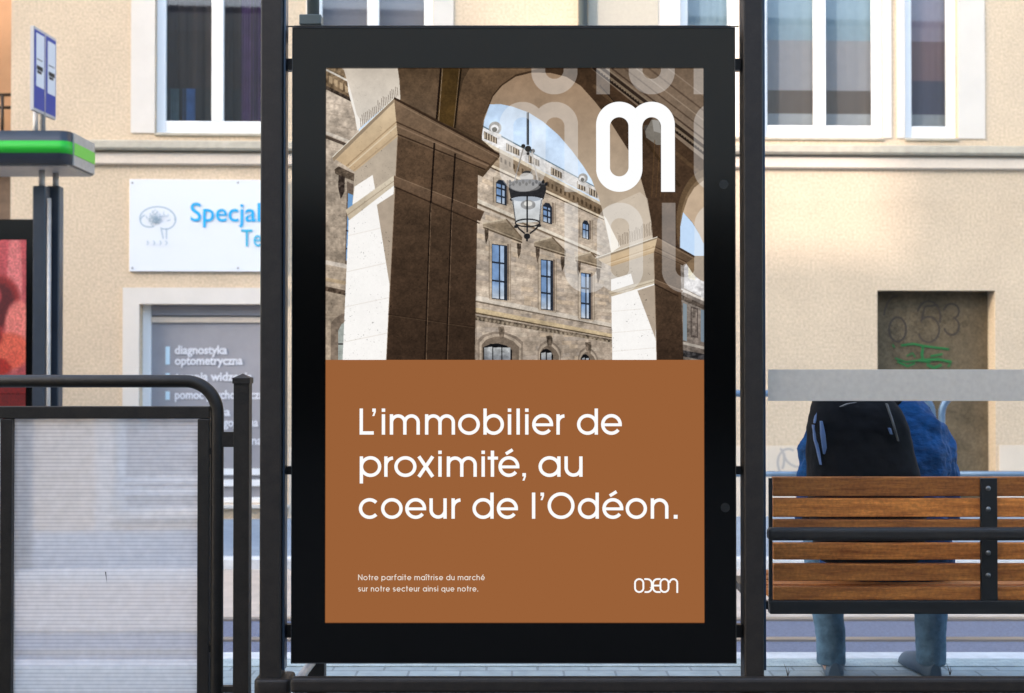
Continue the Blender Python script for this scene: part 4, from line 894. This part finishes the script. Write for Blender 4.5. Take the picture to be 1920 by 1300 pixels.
def glyph(ink, ch, x0, x1, base, xh, cap, wd):
    h = wd / 2; L, Rr = x0 + h, x1 - h
    def V(x, y): return (x, base - y)
    def ar(cx, cy, rx, ry, a0, a1, n=28): return [V(cx + rx * math.cos(R(a0 + (a1 - a0) * i / n)), cy + ry * math.sin(R(a0 + (a1 - a0) * i / n))) for i in range(n + 1)]
    cx, cy = (x0 + x1) / 2, xh / 2; rx, ry = (x1 - x0) / 2 - h, xh / 2 - h + wd * .08
    S_ = ink.stroke
    if ch in 'odbpqa': S_(ar(cx, cy, rx, ry, 0, 351.4, 41), wd, True)
    if ch == 'd': S_([V(Rr, 0), V(Rr, cap)], wd)
    elif ch == 'b': S_([V(L, 0), V(L, cap)], wd)
    elif ch == 'p': S_([V(L, -xh * .33), V(L, xh)], wd)
    elif ch == 'q': S_([V(Rr, -xh * .33), V(Rr, xh)], wd)
    elif ch == 'a': S_([V(Rr, 0), V(Rr, xh)], wd)
    elif ch == 'O': S_(ar(cx, cap / 2, rx, cap / 2 - h + wd * .1, 0, 351.4, 41), wd, True)
    elif ch == 'c': S_(ar(L + ry * 1.03, cy, ry * 1.03, ry, 43, 317), wd)
    elif ch in 'eé':
        S_(ar(cx, cy, rx, ry, -4, 322, 40), wd); S_([V(L, cy - wd * .1), V(x1, cy - wd * .1)], wd * .86)
        if ch == 'é': S_([V(cx - wd * .9, xh + wd * .75), V(cx + wd * 1.1, xh + wd * 2.0)], wd * .95)
    elif ch == 'i': S_([V(cx, 0), V(cx, xh)], wd); S_([V(cx, cap - wd), V(cx, cap)], wd * 1.03)
    elif ch == 'î': S_([V(cx, 0), V(cx, xh)], wd); S_([V(cx - xh * .3, xh * 1.18), V(cx, xh * 1.42), V(cx + xh * .3, xh * 1.18)], wd * .9)
    elif ch == 'l': S_([V(cx, 0), V(cx, cap)], wd)
    elif ch in 'nh':
        S_([V(L, 0), V(L, xh if ch == 'n' else cap)], wd); r_ = (Rr - L) / 2; S_(ar(L + r_, xh - r_ - h, r_, r_, 180, 0)[0:] + [V(Rr, 0)], wd)
    elif ch == 'm':
        S_([V(L, 0), V(L, xh)], wd); r_ = (Rr - L) / 4
        for q in (0, 1): S_(ar(L + r_ + q * 2 * r_, xh - r_ - h, r_, r_, 180, 0) + [V(L + 2 * r_ * (q + 1), 0)], wd)
    elif ch == 'u': S_([V(Rr, 0), V(Rr, xh)], wd); r_ = (Rr - L) / 2; S_([V(L, xh)] + ar(L + r_, r_ + h, r_, r_, 180, 360), wd)
    elif ch == 'r': S_([V(L, 0), V(L, xh)], wd); r_ = (x1 - L); S_(ar(L + r_, xh - r_ - h, r_, r_, 180, 92, 12), wd)
    elif ch == 't': S_([V(cx - .02 * xh, 0), V(cx - .02 * xh, cap)], wd); S_([V(x0, xh - h), V(x1, xh - h)], wd * .9)
    elif ch == 'f': S_([V(cx - h, 0), V(cx - h, cap - xh * .35)] + ar(cx - h + xh * .3, cap - xh * .35, xh * .3, xh * .3, 165, 80, 10), wd); S_([V(x0, xh - h), V(x1, xh - h)], wd * .9)
    elif ch == 'x': S_([V(L, 0), V(Rr, xh)], wd * 1.05); S_([V(L, xh), V(Rr, 0)], wd * 1.05)
    elif ch == 's': r_ = xh / 4 - h / 2; S_(ar(cx, xh - r_ - h, rx, r_, 35, 270, 14) + ar(cx, r_ + h, rx, r_, 90, -145, 14)[1:], wd)
    elif ch == 'L': S_([V(L, cap), V(L, 0)], wd); S_([V(L + h, h), V(x1, h)], wd)
    elif ch == 'N': S_([V(L, 0), V(L, cap)], wd); S_([V(L, cap - h), V(Rr, h)], wd); S_([V(Rr, cap), V(Rr, 0)], wd)
    elif ch == '.': S_([V(cx, 0), V(cx, wd * 1.15)], wd * 1.15)
    elif ch in ",'":
        t = cap if ch == "'" else wd * 1.1
        ink.quad([V(x0 + wd * .1, t), V(x0 + wd * 1.15, t), V(x0 + wd * 1.15, t - wd * 1.0), V(x0 + wd * .1, t - wd * 1.0)]); ink.quad([V(x0 + wd * .6, t - wd), V(x0 + wd * 1.15, t - wd), V(x0 + wd * .7, t - wd * 2.25), V(x0 + wd * .1, t - wd * 2.25)])
ink = Ink(); zs_ = 740 / 1920
def Lx(v): return 600 + v * zs_
def Ly(v): return 720 + v * zs_
rows = [(247, [('L', 193, 262), ("'", 253, 276), ('i', 299, 319), ('m', 340, 486), ('m', 511, 657), ('o', 672, 778), ('b', 795, 895), ('i', 912, 932), ('l', 954, 974), ('i', 996, 1016), ('e', 1032, 1134), ('r', 1150, 1190), ('d', 1250, 1352), ('e', 1367, 1468)]),
        (452, [('p', 194, 299), ('r', 313, 357), ('o', 362, 470), ('x', 473, 557), ('i', 574, 594), ('m', 617, 763), ('i', 784, 804), ('t', 816, 866), ('é', 868, 970), (',', 983, 1005), ('a', 1063, 1170), ('u', 1189, 1277)]),
        (656, [('c', 190, 277), ('o', 298, 403), ('e', 415, 517), ('u', 533, 617), ('r', 640, 685), ('d', 742, 845), ('e', 860, 963), ('l', 1029, 1049), ("'", 1071, 1095), ('O', 1107, 1238), ('d', 1254, 1356), ('é', 1373, 1475), ('o', 1486, 1590), ('n', 1608, 1694), ('.', 1717, 1741)])]
for bl, gs in rows:
    ink = Ink()
    last = None
    for ch, a, b in gs:
        if last and a - last > 50: ink.mb.build('headline', white, pob); ink = Ink()
        last = b; glyph(ink, ch, Lx(a), Lx(b), Ly(bl), 99 * zs_, 127 * zs_, 16.3 * zs_)
    ink.mb.build('headline', white, pob)
ADV = dict(o=1.08, n=.86, m=1.46, i=.2, t=.56, r=.46, e=1.04, a=1.06, p=1.06, f=.58, d=1.06, b=1.06, u=.86, s=.74, c=.92, h=.86, q=1.06, N=1.12, l=.2, x=.85); ADV.update({'é': 1.04, 'î': .2, '.': .24, ' ': .34})
def line(ink, s_, x0_, x1_, base, xh, cap, wd):
    tot = sum(ADV[c] + .24 for c in s_) - .24; k_ = (x1_ - x0_) / tot; x_ = x0_
    for c in s_:
        if c != ' ': glyph(ink, c, x_, x_ + ADV[c] * k_, base, xh, cap, wd)
        x_ += (ADV[c] + .24) * k_
ink = Ink(); line(ink, 'Notre parfaite maîtrise du marché', Lx(187), Lx(802), Ly(955), 7.5, 10.6, 1.35); line(ink, 'sur notre secteur ainsi que notre.', Lx(187), Lx(770), Ly(1010), 7.5, 10.6, 1.35)
ink.mb.build('small_text', offwhite, pob)
# big white monogram
def rr_path(a, b, c, d, r_, n=14):
    p = []
    for cx, cy, a0 in ((b - r_, c + r_, -90), (b - r_, d - r_, 0), (a + r_, d - r_, 90), (a + r_, c + r_, 180)): p += [(cx + r_ * math.cos(R(a0 + 90 * i / n)), cy + r_ * math.sin(R(a0 + 90 * i / n))) for i in range(n)]
    return p
ink = Ink(); x0_, y0_, wd = 1118, 191, 26
hw = 43.5
def monogram(ink, x0_, y0_, s_, wd, ht=29):
    # o as a ring strip between outer and inner outlines
    out = rr_path(x0_, x0_ + 87 * s_, y0_, y0_ + 169 * s_, 43.5 * s_ - .01); inn = rr_path(x0_ + wd, x0_ + 87 * s_ - wd, y0_ + ht * s_, y0_ + (169 - ht) * s_, 43.5 * s_ - wd - .01)
    y = Yp - .0010 - ink.k * .000006; ink.k += 1; k0 = len(ink.mb.v); n = len(out)
    for a, b in zip(out, inn): ink.mb.v += [(X(a[0], y), y, Z(a[1], y)), (X(b[0], y), y, Z(b[1], y))]
    for i in range(n): j = (i + 1) % n; ink.mb.f.append((k0 + 2 * i, k0 + 2 * i + 1, k0 + 2 * j + 1, k0 + 2 * j))
    # n arch
    cx = x0_ + 104.5 * s_; y = Yp - .0010 - ink.k * .000006; ink.k += 1; k0 = len(ink.mb.v)
    oo, ii = [], []
    for i in range(25):
        a = R(180 + 180 * i / 24); oo.append((cx + 43.5 * s_ * math.cos(a), y0_ + 43.5 * s_ + 43.5 * s_ * math.sin(a))); ri = 43.5 * s_ - wd; ii.append((cx + ri * math.cos(a), y0_ + ht * s_ + ri + ri * math.sin(a)))
    oo.append((x0_ + 148 * s_, y0_ + 169 * s_)); ii.append((x0_ + 148 * s_ - wd, y0_ + 169 * s_))
    for a, b in zip(oo, ii): ink.mb.v += [(X(a[0], y), y, Z(a[1], y)), (X(b[0], y), y, Z(b[1], y))]
    for i in range(len(oo) - 1): ink.mb.f.append((k0 + 2 * i, k0 + 2 * i + 1, k0 + 2 * i + 3, k0 + 2 * i + 2))
monogram(ink, 1118, 191, 1, 26)
ink.mb.build('monogram', white, pob)
# small wordmark
ink = Ink(); t_, b_ = 1084.5, 1112; wdl = 3.3; h = wdl / 2
def slotp(a, b): return rr_path(a + h, b - h, t_ + h, b_ - h, (b - a) / 2 - h - .01, 10)
ink.stroke(slotp(1188.5, 1207.5), wdl, True)
ink.stroke([(1207.5, t_ + h), (1212, t_ + h)] + [(1213 + 8.5 * math.cos(R(a)), t_ + h + 8.5 + 8.5 * math.sin(R(a))) for a in range(-80, 1, 10)] + [(1221.5, b_ - 10)] + [(1213 + 8.5 * math.cos(R(a)), b_ - h - 8.5 + 8.5 * math.sin(R(a))) for a in range(0, 91, 10)] + [(1208, b_ - h)], wdl)
ink.stroke([(1238, t_ + h), (1233, t_ + h)] + [(1232 + 8 * math.cos(R(a)), t_ + h + 8 + 8 * math.sin(R(a))) for a in range(-95, -181, -10)] + [(1224, b_ - 10)] + [(1232 + 8 * math.cos(R(a)), b_ - h - 8 + 8 * math.sin(R(a))) for a in range(180, 94, -10)] + [(1238, b_ - h)], wdl)
ink.stroke([(1224, (t_ + b_) / 2), (1236, (t_ + b_) / 2)], wdl)
ink.stroke(slotp(1236, 1254.5), wdl, True)
ink.stroke([(1262 + 7.2 * math.cos(R(a)), t_ + h + 7.2 + 7.2 * math.sin(R(a))) for a in range(180, 361, 12)] + [(1269.2, b_)], wdl)
ink.mb.build('wordmark', white, pob)

# red picture in the far case
h2, w2 = 100, 40; yy2, xx2 = np.mgrid[0:h2, 0:w2] / float(h2)
bx = xx2 * 100 / 40
pic = np.zeros((h2, w2, 3)); pic[:] = (214, 148, 152)
pic = pic * (1 - yy2[..., None] * .2)
rp = np.random.RandomState(4); nz_ = rp.rand(h2, w2, 1)
def blob(cx, cy, rx, ry, c, soft=.25):
    global pic
    d_ = ((bx - cx) / rx) ** 2 + ((yy2 - cy) / ry) ** 2; a = np.clip((1 + soft - d_) / (2 * soft), 0, 1)[..., None]; pic = pic * (1 - a) + np.array(c) * a
blob(.75, .35, .16, .5, (240, 214, 205)); blob(.45, .40, .42, .17, (150, 62, 60)); blob(.42, .42, .34, .14, (96, 38, 46)); blob(.3, .36, .18, .07, (196, 120, 120)); blob(.85, .55, .3, .16, (244, 214, 190)); blob(.6, .72, .5, .12, (232, 164, 120)); blob(.2, .62, .3, .1, (150, 50, 40)); blob(.3, .82, .4, .06, (176, 60, 40)); blob(.5, .98, .8, .1, (120, 20, 18)); blob(.75, .77, .15, .05, (226, 150, 110))
pic = (pic * np.array([.82, .50, .50]) * (.85 + .3 * nz_)).clip(0, 255) / 255; picl = np.where(pic <= .04045, pic / 12.92, ((pic + .055) / 1.055) ** 2.4)
pm_ = mat('far_poster_print', (.5, .3, .3), .4); vc = pm_.node_tree.nodes.new('ShaderNodeVertexColor'); vc.layer_name = 'print'; pm_.node_tree.links.new(vc.outputs[0], pm_.node_tree.nodes['Principled BSDF'].inputs['Base Color'])
print_mesh('poster_print', picl, -42, 48, 450, 738, 9.397, fc, ORG[fc], pm_)
print_mesh('poster_print', picl[::-1] * .8, -42, 48, 739, 960, 9.3972, fc, ORG[fc], pm_)

# ================================================================ BENCH
yb0, yb1 = 4.12, 4.15
bn = thing('bench', 'slatted brown wooden bench with dark steel straps inside the near shelter', 'bench', (2.0, 4.3, 0))
bx0, bx1 = X(1449, yb0), 3.1
for t, b_ in ((895, 931), (935, 970), (975, 1009), (1019, 1050), (1058, 1090), (1101, 1126)):
    box('back_slat', M['wood'], bn, bx0, bx1, yb0, yb1, Z(b_, yb0), Z(t, yb0), .004)
for i in range(4):
    box('seat_slat', M['wood'], bn, bx0, bx1, 4.20 + i * .11, 4.29 + i * .11, .43, .455, .004)
box('support_bar', M['strap'], bn, X(1441, yb0), bx1, 4.105, 4.145, Z(1152, 4.105), Z(1127, 4.105), .003)
for pa, pb in ((1838, 1869), (1441, 1448)):
    ya = 4.108; st = box('strap', M['strap'], bn, X(pa, ya), X(pb, ya), ya, ya + .011, Z(1133, ya), Z(897, ya), .002)
    if pa > 1800:
        for py in (916, 955, 1037, 1079):
            c_ = P(1853, py, ya); MB().ell((c_.x, ya, c_.z), (.0085, .006, .0085), 12, 6).build('bolt', M['bolt'], st)
for x_ in (1.05, 2.35):
    box('leg', M['strap'], bn, x_ - .02 + .6 * 0, x_ + .02, 4.36, 4.40, 0, .40) if x_ > 2 else box('leg', M['strap'], bn, bx0 - .045, bx0 - .01, 4.36, 4.40, 0, .40)
    xx = x_ if x_ > 2 else bx0 - .03
    box('seat_bearer', M['strap'], bn, xx - .018, xx + .018, 4.146, 4.64, .402, .429)

# ================================================================ PERSON
pr = thing('person', 'person seated on the bench seen from behind in a blue jacket and pale jeans', 'person', (1.30, 4.5, 0))
def remeshed(mb, name, m, parent, vox, smooth_it=6, disp=0):
    o = mb.build(name, m, parent, smooth=True)
    rm = o.modifiers.new('remesh', 'REMESH'); rm.mode = 'VOXEL'; rm.voxel_size = vox; rm.use_smooth_shade = True
    sm = o.modifiers.new('smooth', 'SMOOTH'); sm.iterations = smooth_it; sm.factor = .6
    if disp:
        tx_ = bpy.data.textures.new(name + '_folds', 'CLOUDS'); tx_.noise_scale = .06; tx_.noise_depth = 4
        dm = o.modifiers.new('folds', 'DISPLACE'); dm.texture = tx_; dm.strength = disp; dm.mid_level = .5; dm.texture_coords = 'LOCAL'
    return o
def loft(mb, secs, n=28):
    rg = []
    for (cx, cy, cz), rx, ry, tilt, pw in secs:
        ring = []
        for j in range(n):
            t = 2 * PI * j / n; c_, s_ = math.cos(t), math.sin(t)
            x = rx * math.copysign(abs(c_) ** pw, c_); y = ry * math.copysign(abs(s_) ** pw, s_)
            ring.append((cx + x, cy + y * math.cos(tilt), cz - y * math.sin(tilt) * -1))
        rg.append(ring)
    mb.rings(rg); return mb
# body
bd = MB(); px_ = 1.295
loft(bd, [((px_, 4.50, .47), .15, .11, 0, .8), ((px_, 4.49, .56), .16, .115, -.2, .8), ((px_, 4.50, .70), .145, .10, -.35, .8), ((px_, 4.53, .84), .16, .105, -.45, .8), ((px_, 4.57, .95), .17, .10, -.6, .8), ((px_, 4.61, 1.01), .12, .075, -.8, .9), ((px_, 4.66, 1.035), .055, .055, -1.0, 1), ((px_, 4.71, 1.045), .05, .052, -1.2, 1)])
bd.ell((px_, 4.79, 1.025), (.074, .095, .105), 20, 14, Matrix.Rotation(R(-48), 3, 'X'))
bd.ell((px_, 4.885, .985), (.014, .02, .022), 10, 6)                                     # nose
for s_ in (-1, 1): bd.ell((px_ + s_ * .077, 4.785, 1.01), (.012, .018, .028), 10, 6)       # ears
bd.ell((px_, 4.862, .93), (.022, .012, .008), 10, 6)                                       # lips
hands = [(-1, (1.13, 4.86, .68)), (1, (1.47, 4.86, .68))]
for s_, hpos in hands:
    sh_ = (px_ + s_ * .185, 4.56, .94); el = (px_ + s_ * .22, 4.60, .67); hx, hy, hz = hpos
    bd.tube([sh_, el], [.05, .043], 14); bd.tube([el, (hx, hy - .03, hz)], [.043, .027], 14); bd.ell(el, (.043, .043, .043), 12, 8)
    bd.ell((hx, hy + .03, hz), (.036, .048, .017), 12, 8)
    for f_, ln in enumerate((.062, .072, .068, .054)):
        fx0 = hx + (f_ - 1.5) * .019; bd.tube([(fx0, hy + .055, hz), (fx0, hy + .055 + ln * .55, hz + .004), (fx0 - s_ * .004, hy + .055 + ln * .85, hz - .018), (fx0 - s_ * .004, hy + .055 + ln * .8, hz - .034)], [.0095, .009, .0085, .0075], 10)
    bd.tube([(hx - s_ * .03, hy + .012, hz), (hx - s_ * .052, hy + .035, hz - .006), (hx - s_ * .048, hy + .062, hz - .012)], [.012, .0105, .009], 10)
legs = [(-1, (1.19, 4.93, .50), (1.222, 4.92, .09)), (1, (1.60, 4.93, .50), (1.605, 4.92, .09))]
for s_, kn, an in legs:
    bd.tube([(px_ + s_ * .09, 4.52, .52), kn], [.075, .052], 14); bd.ell(kn, (.052, .052, .052), 12, 8); bd.tube([kn, an], [.05, .033], 14)
    bd.tube([(an[0], an[1] - .02, .045), (an[0] - s_ * .02, an[1] + .16, .03)], [.034, .022], 12); bd.tube([an, (an[0], an[1], .04)], [.033, .034], 12)
remeshed(bd, 'body', M['skin'], pr, .006, 4)
# eyes
for s_ in (-1, 1): MB().ell((px_ + s_ * .03, 4.872, 1.03), (.012, .008, .009), 10, 6).build('eye', M['panelwhite'], pr)
# hair
ha = MB(); ha.ell((px_, 4.778, 1.043), (.082, .098, .100), 20, 14, Matrix.Rotation(R(-48), 3, 'X')); remeshed(ha, 'hair', M['hair'], pr, .008, 3)
# jacket
jk = MB()
loft(jk, [((px_ + .02, 4.50, .45), .235, .15, 0, .75), ((px_ + .015, 4.49, .56), .225, .155, -.15, .75), ((px_, 4.49, .70), .205, .14, -.3, .75), ((px_ + .01, 4.52, .84), .235, .145, -.45, .75), ((px_ + .01, 4.55, .94), .225, .135, -.55, .75), ((px_ + .01, 4.58, 1.00), .19, .115, -.7, .8), ((px_, 4.61, 1.045), .14, .085, -.8, .9), ((px_, 4.65, 1.065), .085, .07, -.9, 1)])
jk.ell((px_ + .03, 4.56, 1.03), (.165, .085, .05), 18, 10)           # hood roll on the shoulders
jk.tube([(px_ - .12, 4.60, 1.03), (px_ - .05, 4.54, 1.055), (px_ + .05, 4.53, 1.055), (px_ + .13, 4.56, 1.03), (px_ + .15, 4.62, 1.01)], [.03, .04, .042, .036, .02], 14)
for s_, hpos in hands:
    sh_ = (px_ + s_ * .165, 4.55, .955); ks = .84 if s_ < 0 else .93; up = (px_ + s_ * .205 * (1 + ks) / 2, 4.555, .89); el = (px_ + s_ * .262 * ks, 4.58, .66); hx, hy, hz = hpos
    jk.tube([sh_, up, (px_ + s_ * .236 * ks, 4.565, .78), (el[0] - s_ * .008, el[1], el[2])], [.078, .084, .080, .07], 18); jk.ell(el, (.066, .066, .066), 14, 8); jk.tube([el, (hx * .6 + el[0] * .4, hy * .6 + el[1] * .4, hz * .6 + el[2] * .4), (hx, hy - .015, hz)], [.064, .055, .04], 16)
remeshed(jk, 'jacket', M['jacket'], pr, .008, 4, .030)
# jeans
je = MB()
loft(je, [((px_, 4.50, .455), .17, .13, 0, .8), ((px_, 4.50, .56), .175, .13, -.1, .8)])
for s_, kn, an in legs:
    je.tube([(px_ + s_ * .09, 4.52, .535), ((px_ + s_ * .09 + kn[0]) / 2, 4.73, .535), kn], [.092, .085, .072], 16); je.ell(kn, (.072, .070, .070), 14, 8)
    je.tube([kn, (kn[0] * .6 + an[0] * .4 - s_ * -.004, 4.925, .33), (an[0], 4.92, .16), (an[0], 4.92, .045)], [.07, .066, .057, .056], 18)
remeshed(je, 'jeans', M['jeans'], pr, .008, 4, .012)
for s_, kn, an in legs:
    sh2 = MB(); a = Vector((an[0] - s_ * .0, an[1] - .055, 0)); dirv = Vector((-s_ * (.20 if s_ < 0 else .10), .95, 0)).normalized(); sd = Vector((dirv.y, -dirv.x, 0)); rg = []
    for t, wd_, ht in ((0, .022, .05), (.02, .034, .075), (.08, .038, .085), (.14, .040, .072), (.20, .047, .055), (.25, .044, .045), (.285, .025, .03)):
        c_ = a + dirv * t; ring = []
        for q in range(14):
            th = 2 * PI * q / 14; yv = math.sin(th); ring.append(tuple(c_ + sd * wd_ * math.cos(th) + Vector((0, 0, (ht if yv > 0 else .0) * abs(yv) + .008 + (0 if yv > 0 else .006 * yv)))))
        rg.append(ring)
    sh2.rings(rg).build('shoe', M['shoe'], pr)
for i_, (px, py) in enumerate(((1477, 1268), (1781, 1266))):
    Yw = YG(py, 0); c_ = P(px, py, Yw); wd2 = thing('weed', ('dry dark weed sprig on the paving left of the seated person', 'thin dark weed sprig on the paving right of the seated person')[i_], 'weed', (c_.x, Yw, 0), group='weeds growing in the paving joints')
    for q, (dx, h_) in enumerate(((-.012, .045), (.004, .03), (.01, .02))): MB().tube([(c_.x, Yw, 0), (c_.x + dx * .4, Yw, h_ * .5), (c_.x + dx, Yw + .004, h_)], [.0016, .0013, .0006], 6).build('stem', M['brown'], wd2)
# backpack
bpk = thing('backpack', 'black backpack with pale piping worn on the back of the seated person', 'backpack', (1.2, 4.3, .6))
bm = MB(); bc = 1.165
def packsec(z, cx, rx, cy, ry): return ((cx, cy, z), rx, ry, 0, .62)
loft(bm, [packsec(.53, bc + .03, .15, 4.31, .085), packsec(.56, bc + .03, .178, 4.30, .11), packsec(.68, bc + .025, .188, 4.29, .115), packsec(.80, bc + .015, .184, 4.30, .112), packsec(.90, bc + .005, .176, 4.31, .108), packsec(.98, bc, .166, 4.32, .10), packsec(1.04, bc - .002, .150, 4.34, .09), packsec(1.08, bc - .004, .128, 4.36, .075), packsec(1.105, bc - .004, .09, 4.38, .05)])
bo = remeshed(bm, 'pack_body', M['pack'], bpk, .009, 5, .012)
bmp = MB(); loft(bmp, [packsec(.56, bc + .03, .12, 4.215, .05), packsec(.60, bc + .03, .135, 4.205, .06), packsec(.74, bc + .025, .135, 4.205, .06), packsec(.79, bc + .02, .11, 4.22, .04)])
remeshed(bmp, 'front_pocket', M['pack'], bpk, .009, 5, .008)
def strip(pts, w0, name, m):
    # a flat tape lying on the pack: list of (px, py) at depth Y
    b = MB(); k_ = 0
    for i in range(len(pts)):
        (px, py, Y, wd_) = pts[i]; c_ = P(px, py, Y); b.v += [(c_.x - wd_, c_.y, c_.z), (c_.x + wd_, c_.y, c_.z), (c_.x + wd_, c_.y + .02, c_.z), (c_.x - wd_, c_.y + .02, c_.z)]
    n = len(pts)
    for i in range(n - 1):
        for j in range(4): b.f.append((4 * i + j, 4 * i + (j + 1) % 4, 4 * (i + 1) + (j + 1) % 4, 4 * (i + 1) + j))
    b.f += [(3, 2, 1, 0), (4 * n - 4, 4 * n - 3, 4 * n - 2, 4 * n - 1)]
    return b.build(name, m, bpk, bevel=.001)
strip([(1541, 790, 4.235, .003), (1544, 815, 4.222, .007), (1547, 840, 4.214, .006), (1546, 852, 4.214, .002)], 0, 'piping', M['packgrey'])
strip([(1526, 797, 4.272, .003), (1530, 825, 4.25, .005), (1536, 850, 4.225, .004), (1540, 872, 4.212, .002)], 0, 'piping', M['packgrey'])
strip([(1536, 768, 4.29, .003), (1531, 780, 4.28, .004), (1528, 794, 4.27, .002)], 0, 'piping', M['packgrey'])
strip([(1664, 757, 4.235, .002), (1675, 790, 4.205, .002), (1686, 828, 4.19, .001)], 0, 'zip', M['packtape'])
strip([(1669, 803, 4.19, .003), (1673, 815, 4.186, .002)], 0, 'zip_pull', M['packgrey'])
strip([(1578, 763, 4.23, .004), (1592, 757, 4.23, .005), (1606, 755, 4.235, .003)], 0, 'handle_loop', M['packtape'])
for s_ in (-1, 1):
    b = MB(); b.tube([(bc + s_ * .11, 4.42, 1.03), (px_ + s_ * .13, 4.56, 1.075), (px_ + s_ * .13, 4.70, .98), (px_ + s_ * .15, 4.70, .80), (bc + s_ * .17, 4.42, .62)], [(.012, .028)] * 5, 10); b.build('shoulder_strap', M['pack'], bpk)

# ================================================================ UNSEEN HOUSES BEHIND THE CAMERA (added to shape the shade, mirrored in the glass)
oppw = MB().box(-.5, .5, 0, .05, -.8, .8)
def opp(x0, x1, h, m, label, y=-14.0, dp=2.5):
    t = thing('unseen_house', label, 'building', ((x0 + x1) / 2, y, 0), group=None)
    box('wall', m, t, x0, x1, y - dp, y, 4.0, h); box('shopfront', M['shopdark'], t, x0, x1, y - dp, y - .05, ZS, 3.99); box('roof', M['brown'], t, x0, x1, y - dp, y + .0, h + .003, h + .2)
    n = int((x1 - x0) / 2.4); first = None
    for fl in range(int((h - 4.5) / 3.2)):
        for i in range(n):
            cx = x0 + (i + .5) * (x1 - x0) / n; cz = 5.9 + fl * 3.2
            if abs(cx) > 10: continue
            if first is None: first = MB().box(-.5, .5, 0, .05, -.85, .85).build('window', M['oppwin'], t); o = first
            else: o = first.copy(); C.objects.link(o)
            o.location = Vector((cx, y + .003, cz)) - Vector(t.location)
xs_ = 26 * math.tan(SUN_A); dropH = 26 / math.cos(SUN_A) * math.tan(SUN_E)
e1, e2, e3 = X(283, 12) - xs_, X(540, 12) - xs_, X(1640, 12.1) - xs_  # edges of the added slabs, solved so their shadows bound the sun patch
opp(-70, e1, 23.5, M['greywall'], 'tall unseen house slab leftmost behind the viewpoint, added to shade the facade')
opp(e1 + .01, e2, Z(312, 12) + dropH - .2, M['greywall'], 'narrow unseen house slab beside the tall leftmost one, height set for the shade edge')
opp(e2 + .01, e3 - .01, Z(452, 12) + dropH - .2, M['greywall'], 'slightly lower unseen house slab behind the viewpoint, shaped to leave the sun patch')
opp(e3, -9, 23.5, M['greywall'], 'second tall unseen house slab behind the viewpoint, added to shade the facade')
opp(-8.99, 40, 11.5, M['greywall'], 'long low unseen house with rows of windows directly behind the viewpoint')
